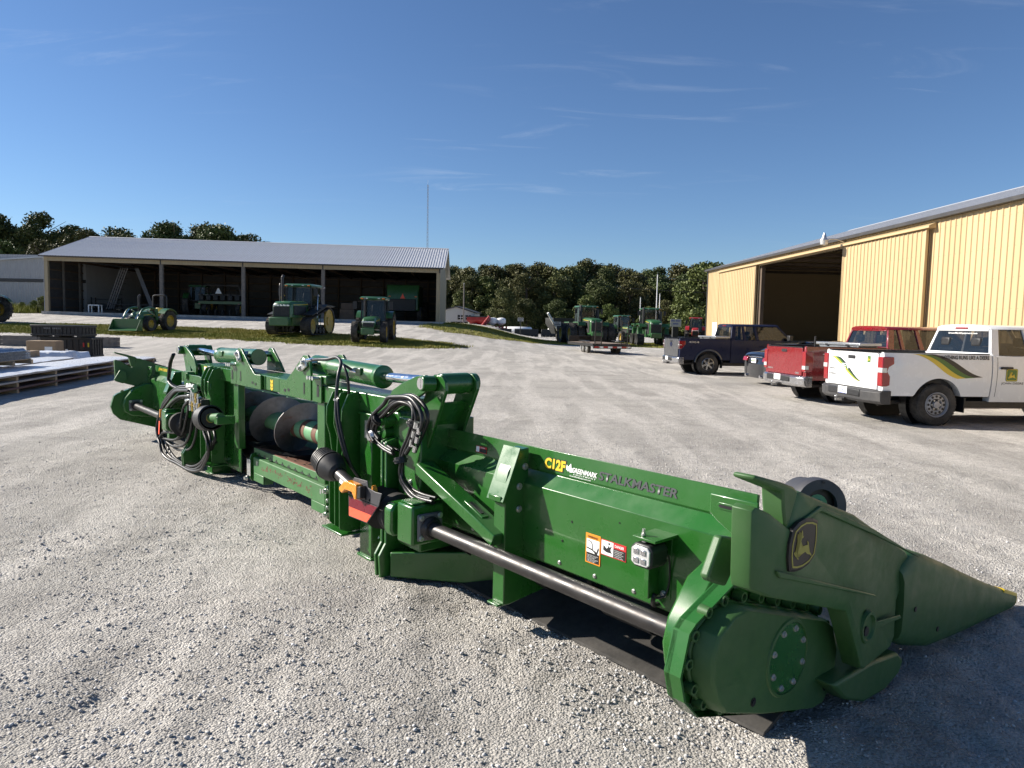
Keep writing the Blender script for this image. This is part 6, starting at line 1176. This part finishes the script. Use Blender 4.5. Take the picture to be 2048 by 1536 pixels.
Z_ = .132+ed*(.40+.05*vn(X_*4, Y_*4, 1)+.10*np.exp(-((X_-.15)**2+(Y_-.2)**2)*30)+.08*np.exp(-((X_-2.3)**2+(Y_-.2)**2)*20)); me = grid_mesh('film', X_+.03*vn(X_*5, Z_*9, 2), Y_+.03*vn(Y_*5, Z_*9, 3), Z_); me.materials.append(MATS['wrap']); link('plastic_film', me, WP)
def bin_(label, p, rz, sx, sy, sz, ribs=9, tags=True):
    T = thing('plastic_bin', label, 'bin', p, rz); MB().box(.03, sx-.03, .03, sy-.03, .08, sz-.02).build('shell', 'bin_black', T, .01); B('rim', 'bin_black', T, 0, sx, 0, sy, sz-.09, sz, bevel=.015); B('skid', 'bin_black', T, 0, sx, 0, sy, .06, .14, bevel=.01)
    for k in range(ribs): x = .06+(sx-.12)*k/(ribs-1); B('rib', 'bin_black', T, x-.02, x+.02, .0, .029, .15, sz-.095); 
    for k in range(5): y = .1+(sy-.2)*k/4; B('rib', 'bin_black', T, sx-.029, sx, y-.02, y+.02, .15, sz-.095)
    for x in (.05, sx/2-.1, sx-.25): B('foot', 'bin_black', T, x, x+.2, .02, sy-.02, 0, .06)
    if tags:
        for x, m_ in ((.12, 'yellow'), (.38, 'red_print'), (sx-.35, 'red_print'), (sx-.16, 'yellow')): B('tag', m_, T, x, x+.06, -.006, -.001, sz*.55, sz*.75, bevel=0)
        for k in range(6): B('print', 'white_print', T, .35+.13*k, .42+.13*k+.03*(k % 2), -.005, -.0005, sz*.32, sz*.37+.03*(k % 3), bevel=0)
    return T
bin_('black folding plastic bin standing on the gravel, lower of the two', (-19.7, 29.6, .0), 6, 2.05, 1.1, .88)
b2 = bin_('black folded plastic bin lying across the top of the lower bin', (-19.95, 29.4, .885), 3, 2.1, 1.15, .50, 14, False); [B('print', 'grey_plastic', b2, .55+.07*k, .60+.07*k, -.004, -.001, .33, .40, bevel=0) for k in (0, 1, 2, 3, 5, 6, 7, 8, 9)]
WC = thing('wooden_crate', 'long weathered plank crate with steel straps behind the black bins', 'crate', (-26.2, 35.9, .0), -1.5)
for k in range(3):
    z = .14+k*.20; B('plank', 'grey_wood', WC, 0, 6.1, 0, .03, z, z+.19); B('plank', 'grey_wood', WC, 0, 6.1, .6, .63, z, z+.19); B('plank', 'grey_wood', WC, 6.1-.03, 6.1, .032, .598, z, z+.19)
for x in (.3, 2.2, 4.1, 5.85): B('cleat', 'grey_wood', WC, x-.05, x+.05, -.03, -.001, .12, .76); B('skid', 'grey_wood', WC, x-.06, x+.06, 0, .65, 0, .138)
B('floor', 'grey_wood', WC, .01, 6.06, .035, .595, .142, .17); MB().tube([(4.6, -.035, .12), (4.65, -.04, .5), (4.7, -.03, .76), (4.75, .3, .79)], .012, 6).build('strap', 'white_print', WC)
for i in range(2):
    t = thing('loose_pallet', ('low dark pallet on the gravel beside the wrapped load', 'stack of dark boards beside the cardboard box')[i], 'pallet', ((-15.9, 27.6, 0), (-21.5, 28.6, 0))[i], (4, 2)[i])
    for k in range(3): B('bearer', 'grey_wood', t, 0, 1.6+i, .05+k*.4, .13+k*.4, .0, .10)
    for k in range(6): B('board', 'grey_wood', t, .02+k*.27*(1+i*.6), .20+k*.27*(1+i*.6), 0, 1.0, .102, .128)

# ---------------- far things ----------------
M('bark', (.09, .07, .05), .9, 0, .3, 2, .3, 10)
def leaf_mat(name, c1, c2, c3):
    global nt, L, tcn
    m, nt, L, b = node_mat(name); tcn = nt.nodes.new('ShaderNodeTexCoord'); b.inputs['Roughness'].default_value = .6; b.inputs['Specular IOR Level'].default_value = .25
    oi = nt.nodes.new('ShaderNodeObjectInfo'); c = mixc(rmp(nz(.45, 3), .38, .62, 0, 1), c1, c2); c = mixc(rmp(nz(2.2, 3), .45, .7, 0, .7), c, c3); hs = nt.nodes.new('ShaderNodeHueSaturation'); L(c, hs.inputs['Color']); L(rmp(oi.outputs['Random'], 0, 1, .85, 1.18), hs.inputs['Value']); L(rmp(oi.outputs['Random'], 0, 1, .485, .515), hs.inputs['Hue']); L(hs.outputs[0], b.inputs['Base Color'])
leaf_mat('leaf_dark', (.060, .080, .022), (.085, .10, .028), (.04, .055, .016)); leaf_mat('leaf_olive', (.095, .10, .03), (.12, .118, .04), (.06, .068, .02)); leaf_mat('leaf_light', (.10, .13, .034), (.13, .155, .045), (.065, .09, .024))
def crown_mesh(seed, Ht, Wd, base_, n, fs, lobes=30):
    """leaf-sized faces spread through overlapping clumps that fill an uneven egg-shaped crown"""
    rs = np.random.RandomState(seed); t = rs.rand(lobes)**.8; a = rs.rand(lobes)*6.283; env = np.sqrt(np.clip(1-((t-.36)/.70)**2, .04, 1)); rr = Wd*env*rs.uniform(.25, .85, lobes)
    cs = np.stack([rr*np.cos(a), rr*np.sin(a), base_+(Ht-base_)*(.06+.84*t), Wd*rs.uniform(.26, .42, lobes)*(1.12-.4*t)], -1); cs[0] = (rs.uniform(-.6, .6), rs.uniform(-.6, .6), Ht-Wd*.30, Wd*.30)
    cs[:, 2] = np.minimum(cs[:, 2], Ht-cs[:, 3]*.7); k = rs.choice(len(cs), n, p=cs[:, 3]**2/np.sum(cs[:, 3]**2)); d = rs.normal(size=(n, 3)); d /= np.linalg.norm(d, axis=1)[:, None]; r = rs.rand(n)**.28
    r *= 1+.30*np.sin(d[:, 0]*5+k)*np.sin(d[:, 1]*6+k*2)*np.cos(d[:, 2]*5)+.12*rs.normal(size=n); P = cs[k, :3]+d*(r*cs[k, 3])[:, None]*np.array([1, 1, .82])
    u = rs.normal(size=(n, 3))+d*.2; u /= np.linalg.norm(u, axis=1)[:, None]; v = np.cross(u, rs.normal(size=(n, 3))); v /= np.linalg.norm(v, axis=1)[:, None]; s = fs*rs.uniform(.5, 1.25, n)[:, None]
    V = np.stack([P-u*s, P+v*s*.6, P+u*s, P-v*s*.6], 1).reshape(-1, 3); return np_mesh('crown', V, np.arange(n*4).reshape(-1, 4))
TREES = []
for q, (mt, Ht, Wd, bs_, n) in enumerate((('leaf_dark', 17, 6.4, 1.0, 9000), ('leaf_dark', 19, 6.6, 2.0, 9000), ('leaf_olive', 15, 6.0, .2, 9000), ('leaf_olive', 18, 6.2, .8, 9000), ('leaf_light', 13, 5.2, -.4, 9000), ('leaf_dark', 21, 6.2, 3.0, 9000))):
    c_ = crown_mesh(q+40, Ht, Wd, bs_, int(n*2.3), .25, 36); c_.materials.append(MATS[mt])
    tk = MB().tube([(0, 0, -.5), (.1, .05, Ht*.25), (-.1, .1, Ht*.55), (0, 0, Ht*.8)], .28, 8, 2)
    rs = random.Random(q)
    for k in range(7): a = rs.random()*6.28; z = Ht*(.22+.09*k); tk.cyl((0, 0, z), (math.cos(a)*Wd*.6, math.sin(a)*Wd*.6, z+Ht*.16), .11, .03, 6)
    TREES.append((c_, tk.mesh('trunk', 'bark'), Ht))
def tree(kind, x, y, h, label, group, rz=None, name='tree'):
    c_, t_, H0 = TREES[kind]; s = h/H0; o = thing(name, label, 'tree', (x, y, float(H(x, y))), random.random()*360 if rz is None else rz, group); link('trunk', t_, o); link('crown', c_, o); o.scale = (s*random.uniform(.92, 1.15), s*random.uniform(.92, 1.15), s); return o
random.seed(21)
WL, WG = 'broadleaf tree in the dense wood along the far side of the yard', 'trees of the wood beyond the yard'
for row, (y, hh, sp, x0, x1) in enumerate(((150, 12.0, 5.0, -22, 74), (160, 15.4, 5.0, -26, 80), (170, 17.2, 5.2, -28, 86))):
    x = x0+row*2
    while x < x1:
        f = 1.0+.06*math.sin(x*.13+.4)+.04*math.sin(x*.31+row); f *= .90+.10*min(max((x+10)/45, 0), 1)
        tree(random.choice((0, 1, 3, 5, 2, 0) if row else (2, 3, 4, 0, 2)), x+random.uniform(-2, 2), y+random.uniform(-4, 4), hh*f*random.uniform(.94, 1.06), WL, WG); x += sp*random.uniform(.8, 1.2)
for i in range(9): tree(random.choice((2, 4, 4, 0)), -9+i*5.6+random.uniform(-1.5, 1.5), 138+random.uniform(-3, 3), random.uniform(5.5, 9), 'low bushy tree at the front edge of the far wood', 'bushes at the edge of the wood', name='bushy_tree')
tree(4, 34, 128, 14.0, 'light green tree standing in front of the wood beside the yellow barn', None); tree(2, 41, 124, 13.0, 'yellowish tree with a ragged top at the corner of the yellow barn', None)
LL, LG = 'dark tree at the left edge behind the grey barn and the shed end', 'trees behind the grey barn'
for x, y, h, k in ((-90, 122, 15.5, 1), (-86, 119, 16.5, 0), (-82.5, 123, 15, 5), (-79, 120, 16.8, 1), (-75, 122, 15.2, 0), (-71, 119, 14.2, 3), (-67.5, 122, 15.0, 0), (-64.5, 120, 13.6, 2), (-60.5, 121, 13.0, 3), (-57.5, 119, 15.5, 0), (-54, 122, 15.8, 1), (-50.5, 120, 15.2, 0), (-47, 121, 14.2, 3), (-43.8, 119, 12.5, 2), (-59, 123, 15.0, 3), (-55.7, 118, 15.6, 1), (-52.3, 124, 16.2, 2), (-48.8, 118, 15.4, 0), (-45.4, 123, 14.6, 0), (-42, 122, 13.2, 3), (-72, 96, 10, 2), (-67, 94, 9.5, 4), (-62.5, 95, 9.8, 3), (-78, 97, 12, 0)): tree(k, x, y, h, *((LL, LG) if x < -63 or y < 100 else ('dark treetop showing above the left half of the silver shed roof', 'treetops above the shed roof')))
# weeds along the grey barn
for i, (x, y, h) in enumerate(((-40.6, 61.6, 1.5), (-41.6, 62.0, 1.1), (-43.0, 62.4, .9), (-45, 62.6, .8))): tree(4, x, y, h, 'clump of tall weeds at the foot of the grey barn', 'weeds by the barn', name='weed_clump')
M('white_sign', (.45, .44, .40), .6)
# white cottage
HC = thing('white_house', 'small white house with dark roof edge and two windows beyond the shed', 'house', (-11.6, 118, 2.6), -6)
poly_plate('wall', 'white_sign', HC, [(0, -.5), (5.2, -.5), (5.2, 1.0), (2.2, 1.9), (0, 1.35)], 'y', 0, 6, 0); MB().prism([(-.1, 1.3), (2.2, 1.93), (5.5, .95), (5.5, 1.1), (2.2, 2.1), (-.1, 1.45)], 'y', -.3, 6.3).build('roof', 'dark_trim', HC)
for x in (2.55, 3.85): w_ = B('window', 'glass_dark', HC, x, x+.8, -.06, -.01, -.1, .6); B('window_frame', 'dark_trim', HC, x-.12, x-.02, -.05, -.005, -.15, .65); B('window_bar', 'white_print', w_, x+.36, x+.42, -.07, -.061, -.1, .6); B('window_bar', 'white_print', w_, x+.0, x+.8, -.07, -.061, .22, .28)
def pole(label, x, y, h, r=.1, mat='grey_wood', arm=False, name='utility_pole', grp=None):
    o = thing(name, label, 'pole', (x, y, float(H(x, y))), 0, grp); MB().cyl((0, 0, -.3), (0, 0, h), r, r*.7, 10).build('shaft', mat, o)
    if arm: MB().beam((-.9, 0, h-.4), (.9, 0, h-.4), .1, .12).build('cross_arm', mat, o)
    else: MB().lathe((0, 0, h), (0, 0, 1), [(r*.9, 0), (r, .05), (.001, .12)], 10).build('cap', 'zinc', o)
pole('grey wooden pole in front of the white house', -7.8, 112, 6.2, .12); pole('tall white flagpole behind the tracked articulated tractor', 18.6, 93, 8.6, .07, 'white_print', name='flagpole'); pole('short white mast left of the tall flagpole', 14.9, 84, 5.2, .06, 'white_print', name='mast'); pole('short white mast right of the tall flagpole', 19.4, 95, 6.2, .06, 'white_print', name='mast')
pw = thing('power_lines', 'two thin power lines crossing in front of the wood', 'cables', (0, 0, 0))
for z in (7.6, 9.4): MB().tube([(15, 106, z), (30, 107, z-.5), (48, 108, z)], .03, 5, 4).build('cable', 'black_plastic', pw)
# radio mast
M('mast_grey', (.16, .16, .17), .6); RMs = thing('radio_mast', 'tall thin lattice radio mast rising behind the open shed', 'mast', (-36.4, 300, 0)); legs = [(.45*math.cos(a), .45*math.sin(a)) for a in (0, 2.09, 4.19)]
for lx, ly in legs: MB().cyl((lx, ly, 0), (lx*.6, ly*.6, 59), .05, n=6).build('mast_leg', 'mast_grey', RMs)
lat = MB()
for k in range(40):
    z = k*1.475; f = 1-.4*z/59
    for i in range(3): a, b_ = legs[i], legs[(i+1) % 3]; lat.beam((a[0]*f, a[1]*f, z), (b_[0]*f, b_[1]*f, z+1.5), .04, .04)
tag(lat.build('lattice', 'mast_grey', RMs), kind='stuff'); MB().cyl((0, 0, 59), (0, 0, 61), .05, n=6).build('antenna', 'zinc', RMs)
# red grain cart, seeder, silage bags, header row, signs
GC = thing('grain_cart', 'red grain cart with a folded auger on the far lot', 'implement', (-5.6, 116, .8), 165)
MB().loft([[(-1.0, -.5, .7), (1.0, -.5, .7), (1.0, .5, .7), (-1.0, .5, .7)], [(-1.7, -1.1, 1.6), (1.7, -1.1, 1.6), (1.7, 1.1, 1.6), (-1.7, 1.1, 1.6)], [(-1.7, -1.1, 2.1), (1.7, -1.1, 2.1), (1.7, 1.1, 2.1), (-1.7, 1.1, 2.1)]]).build('hopper', 'case_red', GC); B('tarp', 'dark_machine', GC, -1.75, 1.75, -1.15, 1.15, 2.11, 2.25); MB().cyl((-.6, 1.2, .4), (-2.2, 1.4, 2.3), .16, n=10).build('auger_tube', 'case_red', GC)
for s in (1, -1): lug_tyre(GC, (.2, s*1.0, .55), .55, .4, 'zinc', 0, s)
SD_ = thing('air_seeder', 'red seeder with two white tanks standing on the far lot', 'implement', (-2.8, 117, .5), 90)
for y in (-.85, .55): MB().lathe((0, y, 1.4), (0, 0, 1), [(.2, -.2), (.7, .1), (.75, .7), (.6, .9), (.2, 1.0), (.001, 1.0)], 16).build('tank', 'white_print', SD_)
B('frame', 'case_red', SD_, -1.2, 1.2, -1.8, 1.8, .55, .75)
for i in range(7): y = -1.7+i*.56; B('row_unit', 'case_red', SD_, -1.6, -1.2, y-.15, y+.15, .1, 1.0); MB().cyl((-1.4, y-.05, .25), (-1.4, y+.05, .25), .25, n=12).build('press_wheel', 'tyre', SD_)
for i, (x, w) in enumerate(((-6.0, 6.0), (.8, 5.5), (6.8, 2.0))):
    o = thing('silage_bag', ('long white silage bag left of the seeder', 'long white silage bag behind the seeder', 'short white silage bag right of the seeder')[i], 'silage bag', (x, 124, .35)); n = 14
    MB().loft([[(q, 1.0*math.cos(a)*f, .0+1.15*max(math.sin(a), 0)*f) for a in frange(-.2, math.pi+.2, n)] for q, f in ((-w/2, .3), (-w/2+.4, .95), (0, 1), (w/2-.4, .95), (w/2, .3))]).build('film_tube', 'white_print', o, smooth=60); B('end_fold', 'white_print', o, w/2-.05, w/2+.25, -.3, .3, 0, .2)
for i in range(3):
    o = thing('parked_header', ('black harvester header lying on the far lot, leftmost', 'black harvester header lying on the far lot, middle one', 'black harvester header lying on the far lot, next to the dual wheels')[i], 'header', (-1.8+i*3.6+(0 if i < 2 else .0), 96, .1), 2)
    MB().prism([(-.5, .2), (.5, .1), (.6, .3), (.1, 1.1), (-.4, 1.15)], 'x', -1.6, 1.6).build('frame', 'dark_machine', o, .03)
    for k in range(7): MB().cyl((-1.5+k*.5, -.5, .25), (-1.5+k*.5, -1.3, .12), .12, .03, 8).build('snout', 'dark_machine', o)
def sign_post(label, x, y, h, w, hh, lines):
    o = thing('sign_post', label, 'sign', (x, y, float(H(x, y))), 0); MB().cyl((0, 0, -.2), (0, 0, h-hh), .05, n=8).build('post', 'dark_machine', o); p = B('board', 'white_sign', o, -w/2, w/2, -.03, .0, h-hh, h, bevel=.005); B('lower_edge', 'dark_machine', o, -w/2, w/2, -.035, .005, h-hh-.05, h-hh-.005)
    for i, t in enumerate(lines):
        for k in range(t): x = -w*.07*t+w*.14*k; B('print', 'black_print', p, x, x+w*.11, -.033, -.0305, h-hh*(.42+.4*i), h-hh*(.2+.4*i), bevel=0)
sign_post('small weathered sign on a dark post by the far lot', .95, 92, 2.2, .75, .45, [6, 4]); sign_post('wider weathered sign on a dark post left of the dual-wheel tractor', 4.1, 66, 2.0, .65, .38, [4, 6])
BB = thing('notice_sign', 'white notice board on a dark stand right of the tracked articulated tractor', 'sign', (18.0, 79, 0)); bb = B('board', 'white_sign', BB, -.6, .6, -.03, 0, 1.9, 2.75); B('stand', 'dark_machine', BB, -.3, .3, .0, .5, 0, 1.9); [B('print', 'plate_blue', bb, -.5+.1*k, -.42+.1*k, -.033, -.0305, z, z+.13, bevel=0) for z, ks in ((2.48, (0, 1, 2, 3, 5, 6, 7, 8, 9)), (2.15, (2, 3, 4, 5, 6, 7))) for k in ks]
